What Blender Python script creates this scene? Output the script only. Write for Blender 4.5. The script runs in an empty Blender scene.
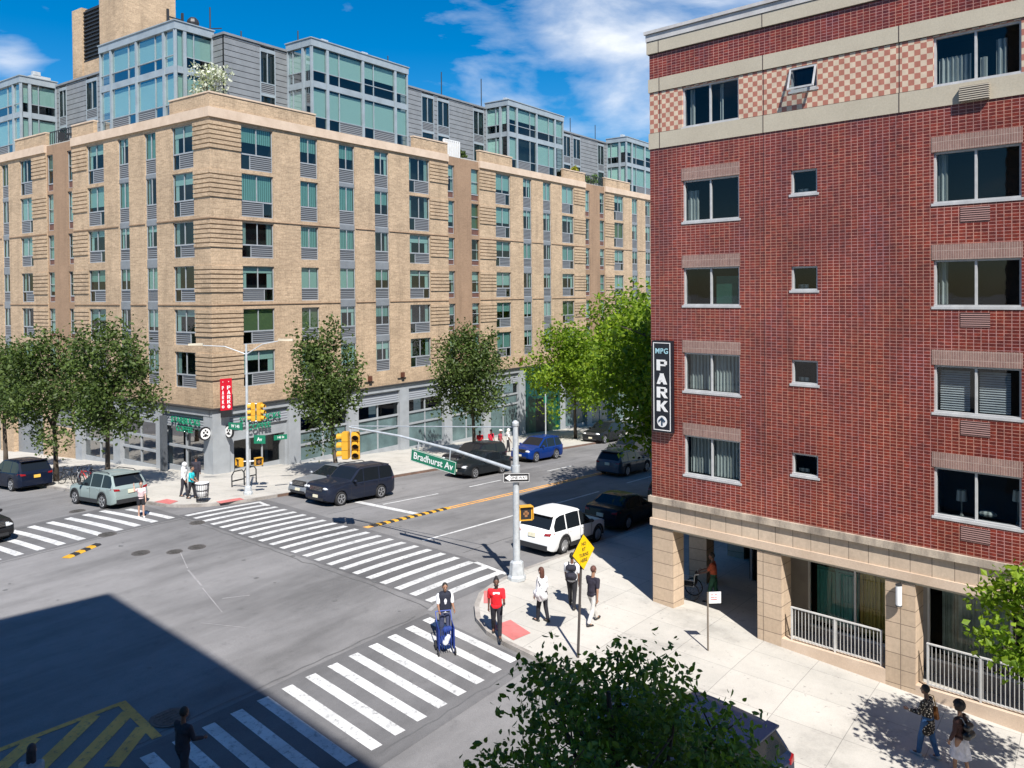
import bpy, bmesh, math, random
from math import sin, cos, pi, radians, sqrt, atan2, hypot
from mathutils import Vector, Matrix, Euler
R = random.Random(7)
SC = bpy.context.scene
COL = SC.collection

# ------------------------------------------------------------------ terrain
def sramp(t, w):
    if t <= -w: return 0.0
    if t >= w: return t
    return (t + w) ** 2 / (4 * w)
def gz(x, y):
    """height of the street surface (a rise at the crossing, all legs fall away from it)"""
    z = -.07 * (sramp(x - 21.5, 3) - sramp(x - 105, 12))
    z += -.056 * (sramp(y - 35, 2.5) - sramp(y - 95, 10))
    z += -.062 * (sramp(19 - y, 2.5) - sramp(-30 - y, 10))
    return z
KERB = .13
def sw(x, y): return gz(x, y) + KERB

# ------------------------------------------------------------------ object helpers
def link(o, parent=None):
    COL.objects.link(o)
    if parent is not None: o.parent = parent
    return o
def tag(o, label=None, cat=None, group=None, kind=None):
    if label: o['label'] = label
    if cat: o['category'] = cat
    if group: o['group'] = group
    if kind: o['kind'] = kind
    return o
def thing(name, label, cat, loc=(0, 0, 0), rz=0.0, group=None):
    o = bpy.data.objects.new(name, None); COL.objects.link(o)
    o.empty_display_size = .3
    o.location = loc; o.rotation_euler = (0, 0, rz)
    return tag(o, label, cat, group)
def copy_tree(o, parent=None):
    c = o.copy(); COL.objects.link(c)
    if parent is not None: c.parent = parent
    for ch in list(o.children): copy_tree(ch, c)
    return c

class MB:
    """collects faces; build() links them as one mesh object with box UVs in metres"""
    def __init__(s): s.v = []; s.f = []; s.m = []; s.cur = 0; s.uv = None
    def mat(s, i): s.cur = i; return s
    def quad(s, *pts):
        n = len(s.v); s.v += [tuple(p) for p in pts]; s.f.append(tuple(range(n, n + len(pts)))); s.m.append(s.cur)
    def box(s, x0, x1, y0, y1, z0, z1):
        s.hexa([(x0, y0, z0), (x1, y0, z0), (x1, y1, z0), (x0, y1, z0), (x0, y0, z1), (x1, y0, z1), (x1, y1, z1), (x0, y1, z1)])
    def hexa(s, p):
        n = len(s.v); s.v += [tuple(q) for q in p]
        for f in ((0, 3, 2, 1), (4, 5, 6, 7), (0, 1, 5, 4), (1, 2, 6, 5), (2, 3, 7, 6), (3, 0, 4, 7)):
            s.f.append(tuple(n + i for i in f)); s.m.append(s.cur)
    def pbox(s, P, u0, u1, d0, d1, z0, z1):
        s.hexa([P(u0, d0, z0), P(u1, d0, z0), P(u1, d1, z0), P(u0, d1, z0), P(u0, d0, z1), P(u1, d0, z1), P(u1, d1, z1), P(u0, d1, z1)])
    def bar(s, a, b, w, h=None):
        h = w if h is None else h
        a = Vector(a); b = Vector(b); d = (b - a).normalized()
        up = Vector((0, 0, 1)) if abs(d.z) < .95 else Vector((1, 0, 0))
        r = d.cross(up).normalized() * (w / 2); u = r.cross(d).normalized() * (h / 2)
        s.hexa([a - r - u, a + r - u, a + r + u, a - r + u, b - r - u, b + r - u, b + r + u, b - r + u])
    def tube(s, pts, rad, n=8, cap=True):
        pts = [Vector(p) for p in pts]
        if not isinstance(rad, (list, tuple)): rad = [rad] * len(pts)
        base = len(s.v); k = len(pts)
        d0 = (pts[1] - pts[0]).normalized()
        up = Vector((0, 0, 1)) if abs(d0.z) < .9 else Vector((1, 0, 0))
        r = d0.cross(up).normalized()
        for i, p in enumerate(pts):
            d = (pts[min(i + 1, k - 1)] - pts[max(i - 1, 0)]).normalized()
            r = (r - d * r.dot(d)).normalized(); u = d.cross(r)
            for j in range(n):
                a = 2 * pi * j / n
                s.v.append(tuple(p + (r * cos(a) + u * sin(a)) * rad[i]))
        for i in range(k - 1):
            for j in range(n):
                a = base + i * n + j; b = base + i * n + (j + 1) % n
                s.f.append((a, b, b + n, a + n)); s.m.append(s.cur)
        if cap:
            s.f.append(tuple(base + j for j in reversed(range(n)))); s.m.append(s.cur)
            s.f.append(tuple(base + (k - 1) * n + j for j in range(n))); s.m.append(s.cur)
    def lathe(s, c, prof, n=16, axis='z'):
        """prof: list of (radius, height)"""
        base = len(s.v); c = Vector(c); k = len(prof)
        for r, h in prof:
            for j in range(n):
                a = 2 * pi * j / n; q = (r * cos(a), r * sin(a), h)
                if axis == 'y': q = (q[0], q[2], q[1])
                if axis == 'x': q = (q[2], q[0], q[1])
                s.v.append(tuple(c + Vector(q)))
        for i in range(k - 1):
            for j in range(n):
                a = base + i * n + j; b = base + i * n + (j + 1) % n
                s.f.append((a, b, b + n, a + n)); s.m.append(s.cur)
        s.f.append(tuple(base + j for j in reversed(range(n)))); s.m.append(s.cur)
        s.f.append(tuple(base + (k - 1) * n + j for j in range(n))); s.m.append(s.cur)
    def ball(s, c, r, n=10, k=6):
        if not isinstance(r, (list, tuple)): r = (r, r, r)
        base = len(s.v); c = Vector(c)
        s.v.append(tuple(c - Vector((0, 0, r[2]))))
        for i in range(1, k):
            t = -pi / 2 + pi * i / k
            for j in range(n):
                a = 2 * pi * j / n
                s.v.append((c.x + r[0] * cos(t) * cos(a), c.y + r[1] * cos(t) * sin(a), c.z + r[2] * sin(t)))
        s.v.append(tuple(c + Vector((0, 0, r[2])))); top = len(s.v) - 1
        for j in range(n):
            s.f.append((base, base + 1 + (j + 1) % n, base + 1 + j)); s.m.append(s.cur)
            b = base + 1 + (k - 2) * n
            s.f.append((b + j, b + (j + 1) % n, top)); s.m.append(s.cur)
        for i in range(k - 2):
            for j in range(n):
                a = base + 1 + i * n + j; b = base + 1 + i * n + (j + 1) % n
                s.f.append((a, b, b + n, a + n)); s.m.append(s.cur)
    def prism(s, pts, z0, z1):
        n = len(pts); b = len(s.v)
        s.v += [(x, y, z0) for x, y in pts] + [(x, y, z1) for x, y in pts]
        s.f.append(tuple(b + i for i in reversed(range(n)))); s.m.append(s.cur)
        s.f.append(tuple(b + n + i for i in range(n))); s.m.append(s.cur)
        for i in range(n):
            j = (i + 1) % n
            s.f.append((b + i, b + j, b + n + j, b + n + i)); s.m.append(s.cur)
    def mesh(s, name, mats, smooth=False, sharp=None):
        me = bpy.data.meshes.new(name)
        me.from_pydata(s.v, [], s.f)
        if not isinstance(mats, (list, tuple)): mats = [mats]
        for m in mats: me.materials.append(m)
        if len(mats) > 1: me.polygons.foreach_set('material_index', s.m)
        box_uv(me)
        if smooth:
            me.polygons.foreach_set('use_smooth', [True] * len(me.polygons))
            if sharp:
                bm = bmesh.new(); bm.from_mesh(me)
                bmesh.ops.remove_doubles(bm, verts=bm.verts, dist=.0005)
                for e in bm.edges:
                    if len(e.link_faces) == 2 and e.calc_face_angle(0) > radians(sharp): e.smooth = False
                bm.to_mesh(me); bm.free()
        me.update()
        return me
    def build(s, name, mats, parent=None, smooth=False, sharp=None):
        me = s.mesh(name, mats, smooth, sharp)
        return link(bpy.data.objects.new(name, me), parent)

def box_uv(me):
    uv = me.uv_layers.new(name='UVMap')
    buf = [0.0] * (2 * len(me.loops)); vs = me.vertices
    for p in me.polygons:
        n = p.normal
        if abs(n.z) > .8:
            for li in p.loop_indices:
                c = vs[me.loops[li].vertex_index].co; buf[2 * li] = c.x; buf[2 * li + 1] = c.y
        else:
            l = hypot(n.x, n.y); tx, ty = -n.y / l, n.x / l
            if abs(tx) > abs(ty):
                if tx < 0: tx, ty = -tx, -ty
            elif ty < 0: tx, ty = -tx, -ty
            for li in p.loop_indices:
                c = vs[me.loops[li].vertex_index].co
                buf[2 * li] = c.x * tx + c.y * ty; buf[2 * li + 1] = c.z
    uv.data.foreach_set('uv', buf)

def meshobj(name, me, parent=None, loc=None, rz=None):
    o = link(bpy.data.objects.new(name, me), parent)
    if loc is not None: o.location = loc
    if rz is not None: o.rotation_euler = (0, 0, rz)
    return o

def wall(mb, P, u0, u1, z0, z1, ops, reveal=.2, d=0.0):
    """wall sheet with real openings and their reveals; ops = (ua, ub, za, zb)"""
    ops = [(max(a, u0), min(b, u1), max(c, z0), min(e, z1)) for a, b, c, e in ops]
    us = sorted(set([u0, u1] + [q for o in ops for q in o[:2]]))
    # column-wise: keeps faces large
    for i in range(len(us) - 1):
        a, b = us[i], us[i + 1]; m = (a + b) / 2
        col = sorted([(o[2], o[3]) for o in ops if o[0] < m < o[1]])
        z = z0
        for c, e in col + [(z1, z1)]:
            if c > z + 1e-4: mb.quad(P(a, d, z), P(b, d, z), P(b, d, c), P(a, d, c))
            z = max(z, e)
    for a, b, c, e in ops:
        mb.quad(P(a, d, c), P(a, d + reveal, c), P(a, d + reveal, e), P(a, d, e))
        mb.quad(P(b, d, c), P(b, d + reveal, c), P(b, d + reveal, e), P(b, d, e))
        mb.quad(P(a, d, e), P(b, d, e), P(b, d + reveal, e), P(a, d + reveal, e))
        if c > z0 + 1e-3: mb.quad(P(a, d, c), P(b, d, c), P(b, d + reveal, c), P(a, d + reveal, c))

# ------------------------------------------------------------------ materials
def newmat(name):
    m = bpy.data.materials.new(name); m.use_nodes = True
    nt = m.node_tree; nt.nodes.clear()
    out = nt.nodes.new('ShaderNodeOutputMaterial')
    b = nt.nodes.new('ShaderNodeBsdfPrincipled')
    nt.links.new(b.outputs[0], out.inputs[0])
    return m, nt, b, out
def nd(nt, t, **kw):
    n = nt.nodes.new(t)
    for k, v in kw.items():
        if k in n.inputs.keys(): n.inputs[k].default_value = v
        else: setattr(n, k, v)
    return n
def ramp(nt, fac, stops):
    r = nt.nodes.new('ShaderNodeValToRGB'); nt.links.new(fac, r.inputs[0])
    e = r.color_ramp.elements
    while len(e) > 1: e.remove(e[-1])
    e[0].position = stops[0][0]; e[0].color = (*stops[0][1], 1)
    for p, c in stops[1:]:
        q = e.new(p); q.color = (*c, 1)
    return r.outputs[0]
def g3(v): return (v, v, v)
def mixc(nt, fac, a, b, mode='MIX'):
    n = nt.nodes.new('ShaderNodeMix'); n.data_type = 'RGBA'; n.blend_type = mode
    for sock, val in ((n.inputs[0], fac), (n.inputs[6], a), (n.inputs[7], b)):
        if hasattr(val, 'is_output'): nt.links.new(val, sock)
        elif isinstance(val, tuple): sock.default_value = (*val, 1) if len(val) == 3 else val
        else: sock.default_value = val
    return n.outputs[2]
def obj_noise(nt, scale, detail=4, rough=.6, coord='Object', stretch=None):
    tc = nt.nodes.new('ShaderNodeTexCoord'); src = tc.outputs[coord]
    if stretch:
        mp = nt.nodes.new('ShaderNodeMapping'); mp.inputs['Scale'].default_value = stretch
        nt.links.new(src, mp.inputs[0]); src = mp.outputs[0]
    n = nd(nt, 'ShaderNodeTexNoise', Scale=scale, Detail=detail, Roughness=rough); nt.links.new(src, n.inputs['Vector'])
    return n.outputs['Fac']
def bump(nt, b, h, strength=.3, dist=.01):
    n = nd(nt, 'ShaderNodeBump', Strength=strength, Distance=dist)
    nt.links.new(h, n.inputs['Height']); nt.links.new(n.outputs[0], b.inputs['Normal'])
_pc = {}
def paint(color, rough=.5, metal=0., var=.12, scale=3., coat=0., name=None):
    """plain painted or cast surface with a little uneven wear"""
    key = (color, rough, metal, var, scale, coat)
    if key in _pc: return _pc[key]
    m, nt, b, out = newmat(name or 'paint_%d' % len(_pc))
    if var:
        f = obj_noise(nt, scale)
        c0 = tuple(max(0, c * (1 - var * 1.6)) for c in color); c1 = tuple(min(1, c * (1 + var)) for c in color)
        nt.links.new(ramp(nt, f, [(.3, c0), (.7, c1)]), b.inputs['Base Color'])
    else: b.inputs['Base Color'].default_value = (*color, 1)
    b.inputs['Roughness'].default_value = rough; b.inputs['Metallic'].default_value = metal
    if coat: b.inputs['Coat Weight'].default_value = coat; b.inputs['Coat Roughness'].default_value = .04
    _pc[key] = m
    return m

def brick_mat(name, c1, c2, mortar, bw, bh, msize, offset=.5, var=.5, big=.25, rough=.75, spec=.3, shift=None):
    m, nt, b, out = newmat(name)
    tc = nt.nodes.new('ShaderNodeTexCoord')
    br = nt.nodes.new('ShaderNodeTexBrick'); br.offset = offset; br.squash = 1
    br.inputs['Color1'].default_value = (*c1, 1); br.inputs['Color2'].default_value = (*c2, 1); br.inputs['Mortar'].default_value = (*mortar, 1)
    br.inputs['Scale'].default_value = 1; br.inputs['Mortar Size'].default_value = msize; br.inputs['Mortar Smooth'].default_value = .15
    br.inputs['Bias'].default_value = 0; br.inputs['Brick Width'].default_value = bw; br.inputs['Row Height'].default_value = bh
    nt.links.new(tc.outputs['UV'], br.inputs['Vector'])
    col = br.outputs['Color']
    f = obj_noise(nt, .45, 5, .65)
    r = ramp(nt, f, [(.3, g3(1 - big)), (.7, g3(1 + big * .6))])
    col = mixc(nt, 1., col, r, 'MULTIPLY')
    f2 = obj_noise(nt, 9, 2, .7)
    col = mixc(nt, 1., col, ramp(nt, f2, [(.25, g3(1 - var * .5)), (.75, g3(1 + var * .35))]), 'MULTIPLY')
    f5 = obj_noise(nt, 1.1, 5, .7, stretch=(1, 1, .10))
    col = mixc(nt, 1., col, ramp(nt, f5, [(.32, g3(.80)), (.5, g3(1.0)), (.75, g3(1.05))]), 'MULTIPLY')
    if shift:
        f3 = obj_noise(nt, .9, 3, .6, stretch=(1, 1, .45))
        col = mixc(nt, ramp(nt, f3, [(.42, g3(0)), (.68, g3(1))]), col, mixc(nt, 1., col, shift, 'MULTIPLY'))
    nt.links.new(col, b.inputs['Base Color'])
    b.inputs['Roughness'].default_value = rough; b.inputs['Specular IOR Level'].default_value = spec
    inv = nd(nt, 'ShaderNodeMath', operation='SUBTRACT'); inv.inputs[0].default_value = 1
    nt.links.new(br.outputs['Fac'], inv.inputs[1]); bump(nt, b, inv.outputs[0], .5, .008)
    return m

M = {}
# right building: dark red glazed brick in a stacked bond with pink joints
M['red_brick'] = brick_mat('red_brick', (.235, .033, .016), (.135, .020, .013), (.50, .25, .185), .172, .086, .0088, 0.0, .7, .30, .36, .5, (.84, .86, 1.15))
M['soldier_brick'] = brick_mat('soldier_brick', (.30, .185, .155), (.24, .14, .12), (.46, .36, .31), .058, .22, .006, 0.0, .3, .1)
M['tan_brick'] = brick_mat('tan_brick', (.50, .365, .240), (.375, .270, .175), (.49, .37, .255), .46, .11, .012, .5, .55, .16, .85)
M['brown_brick'] = brick_mat('brown_brick', (.32, .21, .135), (.29, .19, .12), (.33, .22, .15), .30, .085, .006, .5, .3, .1, .85)
M['stone_block'] = brick_mat('stone_block', (.52, .40, .29), (.46, .35, .25), (.20, .15, .11), 1.0, .42, .011, 0.0, .22, .12, .8)
M['fascia_stone'] = brick_mat('fascia_stone', (.56, .45, .34), (.51, .40, .30), (.22, .17, .13), .55, 3.0, .010, 0.0, .22, .15, .8)
def mk_checker():
    m, nt, b, out = newmat('checker_tile')
    tc = nt.nodes.new('ShaderNodeTexCoord'); mp = nt.nodes.new('ShaderNodeMapping')
    mp.inputs['Location'].default_value = (.013, .041, .5)
    ck = nt.nodes.new('ShaderNodeTexChecker'); ck.inputs['Scale'].default_value = 1 / .155
    ck.inputs['Color1'].default_value = (.42, .165, .115, 1); ck.inputs['Color2'].default_value = (.62, .50, .37, 1)
    nt.links.new(tc.outputs['UV'], mp.inputs[0]); nt.links.new(mp.outputs[0], ck.inputs['Vector'])
    f = obj_noise(nt, 3, 4)
    nt.links.new(mixc(nt, 1., ck.outputs['Color'], ramp(nt, f, [(.3, g3(.82)), (.7, g3(1.08))]), 'MULTIPLY'), b.inputs['Base Color'])
    b.inputs['Roughness'].default_value = .6
    return m
M['checker'] = mk_checker()
def stained(name, col, dark, scale=1.2, rough=.8, lo=.35, hi=.65, stretch=None, fine=25, bmp=.15):
    m, nt, b, out = newmat(name)
    f = obj_noise(nt, scale, 6, .65, stretch=stretch)
    c = ramp(nt, f, [(lo, dark), (hi, col)])
    f2 = obj_noise(nt, fine, 3, .7)
    c = mixc(nt, 1., c, ramp(nt, f2, [(.25, g3(.88)), (.75, g3(1.1))]), 'MULTIPLY')
    nt.links.new(c, b.inputs['Base Color']); b.inputs['Roughness'].default_value = rough
    if bmp: bump(nt, b, f2, bmp, .004)
    return m
M['ochre_band'] = stained('ochre_band', (.50, .45, .35), (.44, .39, .30), .8, .8, .3, .7)
M['coping'] = stained('coping', (.55, .54, .53), (.42, .41, .40), 1.5)
M['ledge'] = stained('ledge_stone', (.50, .42, .33), (.20, .165, .135), 2.2, .85, .30, .62, stretch=(1, 1, .35))
M['pale_band'] = stained('pale_band', (.60, .47, .36), (.50, .38, .28), 1.0)
M['rail_paint'] = paint((.52, .51, .49), .5, 0, .1, 4)
M['sash'] = paint((.50, .50, .50), .5, .1, .10, 3)
M['grey_metal'] = paint((.36, .39, .42), .45, .1, .1, 1.5)
M['light_metal'] = paint((.33, .35, .37), .42, .1, .08, 1.5)
M['steel_blue'] = paint((.30, .345, .375), .45, .15, .1, 1.2)
M['white_frame'] = paint((.66, .66, .65), .5, 0, .06, 3)
M['dark_metal'] = paint((.03, .032, .036), .5, .2, .1, 3)
M['black'] = paint((.012, .012, .014), .6, 0, .1, 3)
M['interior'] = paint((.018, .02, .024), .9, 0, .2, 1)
M['panel'] = paint((.20, .215, .23), .5, .1, .08, 2)
M['brown_panel'] = paint((.13, .06, .045), .6, 0, .15, 4)
M['siding'] = paint((.225, .235, .245), .5, .15, .1, 1.2)
M['galv'] = paint((.52, .55, .57), .45, .3, .12, 5)
M['white'] = paint((.78, .78, .77), .55, 0, .06, 4)
M['signal_yellow'] = paint((.62, .33, .03), .45, 0, .06, 4)
M['sign_green'] = paint((.005, .16, .085), .45, 0, .05, 4)
M['rubber'] = paint((.018, .018, .02), .8, 0, .1, 8)
M['rim'] = paint((.50, .51, .53), .3, .7, .05, 8)
M['skin_dark'] = paint((.13, .06, .038), .55, 0, .08, 9)
M['skin_mid'] = paint((.30, .16, .10), .55, 0, .08, 9)
M['skin_light'] = paint((.50, .30, .22), .55, 0, .08, 9)
def louver_mat(name, c, dark, pitch=.05, diag=False):
    m, nt, b, out = newmat(name)
    tc = nt.nodes.new('ShaderNodeTexCoord'); w = nt.nodes.new('ShaderNodeTexWave')
    w.bands_direction = 'Y'; w.inputs['Scale'].default_value = pi / 10 / pitch; w.inputs['Distortion'].default_value = 0
    nt.links.new(tc.outputs['UV'], w.inputs['Vector'])
    nt.links.new(ramp(nt, w.outputs['Fac'], [(.35, dark), (.6, c)]), b.inputs['Base Color'])
    b.inputs['Roughness'].default_value = .5; bump(nt, b, w.outputs['Fac'], .8, .02)
    return m
M['louver'] = louver_mat('louver', (.20, .21, .225), (.04, .045, .05), .13)
M['red_louver'] = louver_mat('red_louver', (.34, .20, .18), (.09, .045, .04), .055)
M['tan_louver'] = louver_mat('tan_louver', (.42, .38, .31), (.12, .10, .08), .055)
M['corrugated'] = louver_mat('corrugated', (.30, .32, .35), (.15, .16, .18), .16)
def glass_mat(name, tint, refl, rough=.02):
    m = bpy.data.materials.new(name); m.use_nodes = True; nt = m.node_tree; nt.nodes.clear()
    out = nt.nodes.new('ShaderNodeOutputMaterial')
    tr = nt.nodes.new('ShaderNodeBsdfTransparent'); tr.inputs[0].default_value = (*tint, 1)
    gl = nt.nodes.new('ShaderNodeBsdfGlossy'); gl.inputs['Roughness'].default_value = rough
    fr = nt.nodes.new('ShaderNodeLayerWeight'); fr.inputs[0].default_value = .25
    mx = nt.nodes.new('ShaderNodeMixShader')
    mr = nt.nodes.new('ShaderNodeMapRange'); mr.inputs['To Min'].default_value = refl; mr.inputs['To Max'].default_value = min(1, refl + .40)
    # slight waviness of the panes
    tc = nt.nodes.new('ShaderNodeTexCoord'); n = nt.nodes.new('ShaderNodeTexNoise'); n.inputs['Scale'].default_value = 1.3
    nt.links.new(tc.outputs['Object'], n.inputs['Vector']); bp = nd(nt, 'ShaderNodeBump', Strength=.05, Distance=.03)
    nt.links.new(n.outputs['Fac'], bp.inputs['Height']); nt.links.new(bp.outputs[0], gl.inputs['Normal'])
    nt.links.new(fr.outputs['Fresnel'], mr.inputs[0]); nt.links.new(mr.outputs[0], mx.inputs[0])
    nt.links.new(tr.outputs[0], mx.inputs[1]); nt.links.new(gl.outputs[0], mx.inputs[2]); nt.links.new(mx.outputs[0], out.inputs[0])
    return m
M['glass_teal'] = glass_mat('glass_teal', (.60, .76, .74), .08)
M['glass_clear'] = glass_mat('glass_clear', (.62, .68, .70), .035)
M['glass_shop'] = glass_mat('glass_shop', (.20, .29, .31), .05)
def blind_mat(name, c, folds=False, pitch=.09):
    m, nt, b, out = newmat(name)
    if folds:
        tc = nt.nodes.new('ShaderNodeTexCoord'); w = nt.nodes.new('ShaderNodeTexWave'); w.bands_direction = 'X' if folds == 'v' else 'Z'
        w.inputs['Scale'].default_value = pi / 10 / pitch; w.inputs['Distortion'].default_value = 1.0 if folds == 'v' else .1
        nt.links.new(tc.outputs['Object'], w.inputs['Vector'])
        nt.links.new(ramp(nt, w.outputs['Fac'], [(.1, tuple(x * .45 for x in c)), (.7, c)]), b.inputs['Base Color'])
    else:
        b.inputs['Base Color'].default_value = (*c, 1)
    b.inputs['Roughness'].default_value = .9
    return m
M['blind_white'] = blind_mat('blind_white', (.72, .78, .72))
M['blind_pale'] = blind_mat('blind_pale', (.56, .68, .62))
M['blind_olive'] = blind_mat('blind_olive', (.20, .22, .10))
M['curtain'] = blind_mat('curtain', (.74, .76, .70), 'v', .13)
M['curtain_teal'] = blind_mat('curtain_teal', (.42, .62, .55), 'v', .16)
M['slat_blind'] = blind_mat('slat_blind', (.82, .84, .80), 'h', .07)

def asphalt(name, base, patch, dark, crack=True):
    m, nt, b, out = newmat(name)
    f = obj_noise(nt, .11, 5, .6)
    c = ramp(nt, f, [(.38, base), (.62, patch)])
    # worn wheel bands and stains
    f1 = obj_noise(nt, .35, 4, .7, stretch=(.25, 1.0, 1))
    c = mixc(nt, 1., c, ramp(nt, f1, [(.30, g3(.66)), (.50, g3(.98)), (.70, g3(1.18))]), 'MULTIPLY')
    f3 = obj_noise(nt, 1.6, 6, .75)
    c = mixc(nt, 1., c, ramp(nt, f3, [(.26, g3(.76)), (.42, g3(.97)), (.75, g3(1.08))]), 'MULTIPLY')
    f2 = obj_noise(nt, 55, 2, .7)
    c = mixc(nt, 1., c, ramp(nt, f2, [(.25, g3(.74)), (.75, g3(1.2))]), 'MULTIPLY')
    if crack:
        tc = nt.nodes.new('ShaderNodeTexCoord'); mp = nt.nodes.new('ShaderNodeVectorMath'); mp.operation = 'ADD'
        nz = nd(nt, 'ShaderNodeTexNoise', Scale=.5, Detail=5.); nt.links.new(tc.outputs['Object'], nz.inputs['Vector'])
        nt.links.new(tc.outputs['Object'], mp.inputs[0]); nt.links.new(nz.outputs['Color'], mp.inputs[1])
        v = nt.nodes.new('ShaderNodeTexVoronoi'); v.feature = 'DISTANCE_TO_EDGE'; v.inputs['Scale'].default_value = .28
        nt.links.new(mp.outputs[0], v.inputs['Vector'])
        c = mixc(nt, ramp(nt, v.outputs['Distance'], [(.0006, g3(.08)), (.002, g3(0))]), c, dark)
    nt.links.new(c, b.inputs['Base Color']); b.inputs['Roughness'].default_value = .9
    b.inputs['Specular IOR Level'].default_value = .25
    bump(nt, b, f2, .35, .006)
    return m
M['asphalt'] = asphalt('asphalt', (.178, .174, .174), (.225, .219, .218), (.09, .09, .095))
M['asphalt2'] = asphalt('asphalt_fresh', (.125, .123, .125), (.165, .162, .164), (.06, .06, .062))
def concrete():
    m, nt, b, out = newmat('sidewalk_concrete')
    tc = nt.nodes.new('ShaderNodeTexCoord')
    br = nt.nodes.new('ShaderNodeTexBrick'); br.offset = 0
    br.inputs['Color1'].default_value = (.50, .475, .43, 1); br.inputs['Color2'].default_value = (.45, .43, .39, 1); br.inputs['Mortar'].default_value = (.26, .25, .23, 1)
    for k, v in (('Scale', 1), ('Mortar Size', .010), ('Mortar Smooth', .4), ('Brick Width', 1.7), ('Row Height', 1.7)): br.inputs[k].default_value = v
    nt.links.new(tc.outputs['Object'], br.inputs['Vector'])
    c = br.outputs['Color']
    f = obj_noise(nt, .5, 6, .7)
    c = mixc(nt, 1., c, ramp(nt, f, [(.28, g3(.68)), (.44, g3(.93)), (.65, g3(1.05))]), 'MULTIPLY')
    f2 = obj_noise(nt, 30, 3, .7)
    c = mixc(nt, 1., c, ramp(nt, f2, [(.25, g3(.9)), (.75, g3(1.07))]), 'MULTIPLY')
    f3 = obj_noise(nt, 6, 3, .5)
    c = mixc(nt, ramp(nt, f3, [(.66, g3(0)), (.72, g3(.5))]), c, (.16, .15, .14))
    nt.links.new(c, b.inputs['Base Color']); b.inputs['Roughness'].default_value = .9; bump(nt, b, f2, .2, .004)
    return m
M['concrete'] = concrete()
M['kerb'] = stained('kerb_stone', (.40, .37, .34), (.22, .20, .18), 1.5)
M['steel_kerb'] = stained('steel_kerb', (.20, .12, .09), (.12, .08, .06), 2)
def worn(name, col, under, amt=.5):
    m, nt, b, out = newmat(name)
    f = obj_noise(nt, 7, 6, .8)
    c = ramp(nt, f, [(.34, under), (.34 + .16 * amt, col)])
    f2 = obj_noise(nt, 1.2, 4, .6)
    c = mixc(nt, 1., c, ramp(nt, f2, [(.3, g3(.72)), (.65, g3(1.03))]), 'MULTIPLY')
    nt.links.new(c, b.inputs['Base Color']); b.inputs['Roughness'].default_value = .8
    return m
M['line_white'] = worn('line_white', (.62, .62, .61), (.25, .25, .25), .9)
M['line_old'] = worn('line_old', (.34, .33, .33), (.21, .20, .20), 1.5)
M['line_yellow'] = worn('line_yellow', (.85, .42, .10), (.28, .17, .10), .9)
M['ramp_red'] = worn('ramp_red', (.58, .17, .16), (.42, .15, .13), .8)

def leaf_mat(name, c0, c1, trans=.35):
    m = bpy.data.materials.new(name); m.use_nodes = True; nt = m.node_tree; nt.nodes.clear()
    out = nt.nodes.new('ShaderNodeOutputMaterial')
    geo = nt.nodes.new('ShaderNodeNewGeometry')
    col = ramp(nt, geo.outputs['Random Per Island'], [(0, c0), (.6, tuple((a + b) / 2 for a, b in zip(c0, c1))), (1, c1)])
    f = obj_noise(nt, .8, 3)
    col = mixc(nt, 1., col, ramp(nt, f, [(.3, g3(.72)), (.7, g3(1.2))]), 'MULTIPLY')
    b = nt.nodes.new('ShaderNodeBsdfPrincipled'); b.inputs['Roughness'].default_value = .5; b.inputs['Specular IOR Level'].default_value = .35
    t = nt.nodes.new('ShaderNodeBsdfTranslucent'); mx = nt.nodes.new('ShaderNodeMixShader'); mx.inputs[0].default_value = trans
    nt.links.new(col, b.inputs['Base Color']); nt.links.new(mixc(nt, 1., col, (1.1, 1.25, .45), 'MULTIPLY'), t.inputs[0])
    nt.links.new(b.outputs[0], mx.inputs[1]); nt.links.new(t.outputs[0], mx.inputs[2]); nt.links.new(mx.outputs[0], out.inputs[0])
    return m
M['leaf'] = leaf_mat('leaf_green', (.040, .070, .016), (.120, .170, .042))
M['leaf_bright'] = leaf_mat('leaf_bright', (.085, .165, .012), (.29, .40, .032), .5)
M['leaf_dark'] = leaf_mat('leaf_dark', (.055, .125, .028), (.18, .30, .06), .45)
M['leaf_yellow'] = leaf_mat('leaf_yellow', (.20, .22, .02), (.42, .38, .04), .35)
M['blossom'] = leaf_mat('blossom', (.42, .44, .36), (.70, .70, .62), .3)
M['bark'] = stained('bark', (.115, .090, .068), (.045, .035, .028), 6, .95, .3, .7, stretch=(1, 1, .25))

def block_letter(mb, ch, x, y, z, h, w, t, th):
    """heavy capital letter built of strokes, facing -Y, lower left corner at x, z"""
    B = lambda x0, x1, z0, z1: mb.box(x + x0 * w, x + x1 * w, y - th, y, z + z0 * h, z + z1 * h)
    def D(x0, z0, x1, z1, ww, ex=0):
        th2 = th + ex
        mb.hexa([(x + x0 * w, y - th2, z + z0 * h), (x + (x0 + ww) * w, y - th2, z + z0 * h), (x + (x0 + ww) * w, y, z + z0 * h), (x + x0 * w, y, z + z0 * h),
                 (x + x1 * w, y - th2, z + z1 * h), (x + (x1 + ww) * w, y - th2, z + z1 * h), (x + (x1 + ww) * w, y, z + z1 * h), (x + x1 * w, y, z + z1 * h)])
    q = t
    if ch in 'PR':
        B(0, q, 0, 1); B(q, .86, .84, 1); B(q, .86, .42, .58); B(.74, 1.0, .54, .88)
        if ch == 'R': D(.72, 0, .42, .42, q, .001)
    elif ch == 'A':
        D(0, 0, .36, 1, q); D(1 - q, 0, .64 - q, 1, q, .001); B(.24, .76, .20, .36)
    elif ch == 'K':
        B(0, q, 0, 1); D(.22, .42, .72, 1, q, .001); D(.74, 0, .30, .55, q, .002)
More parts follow.
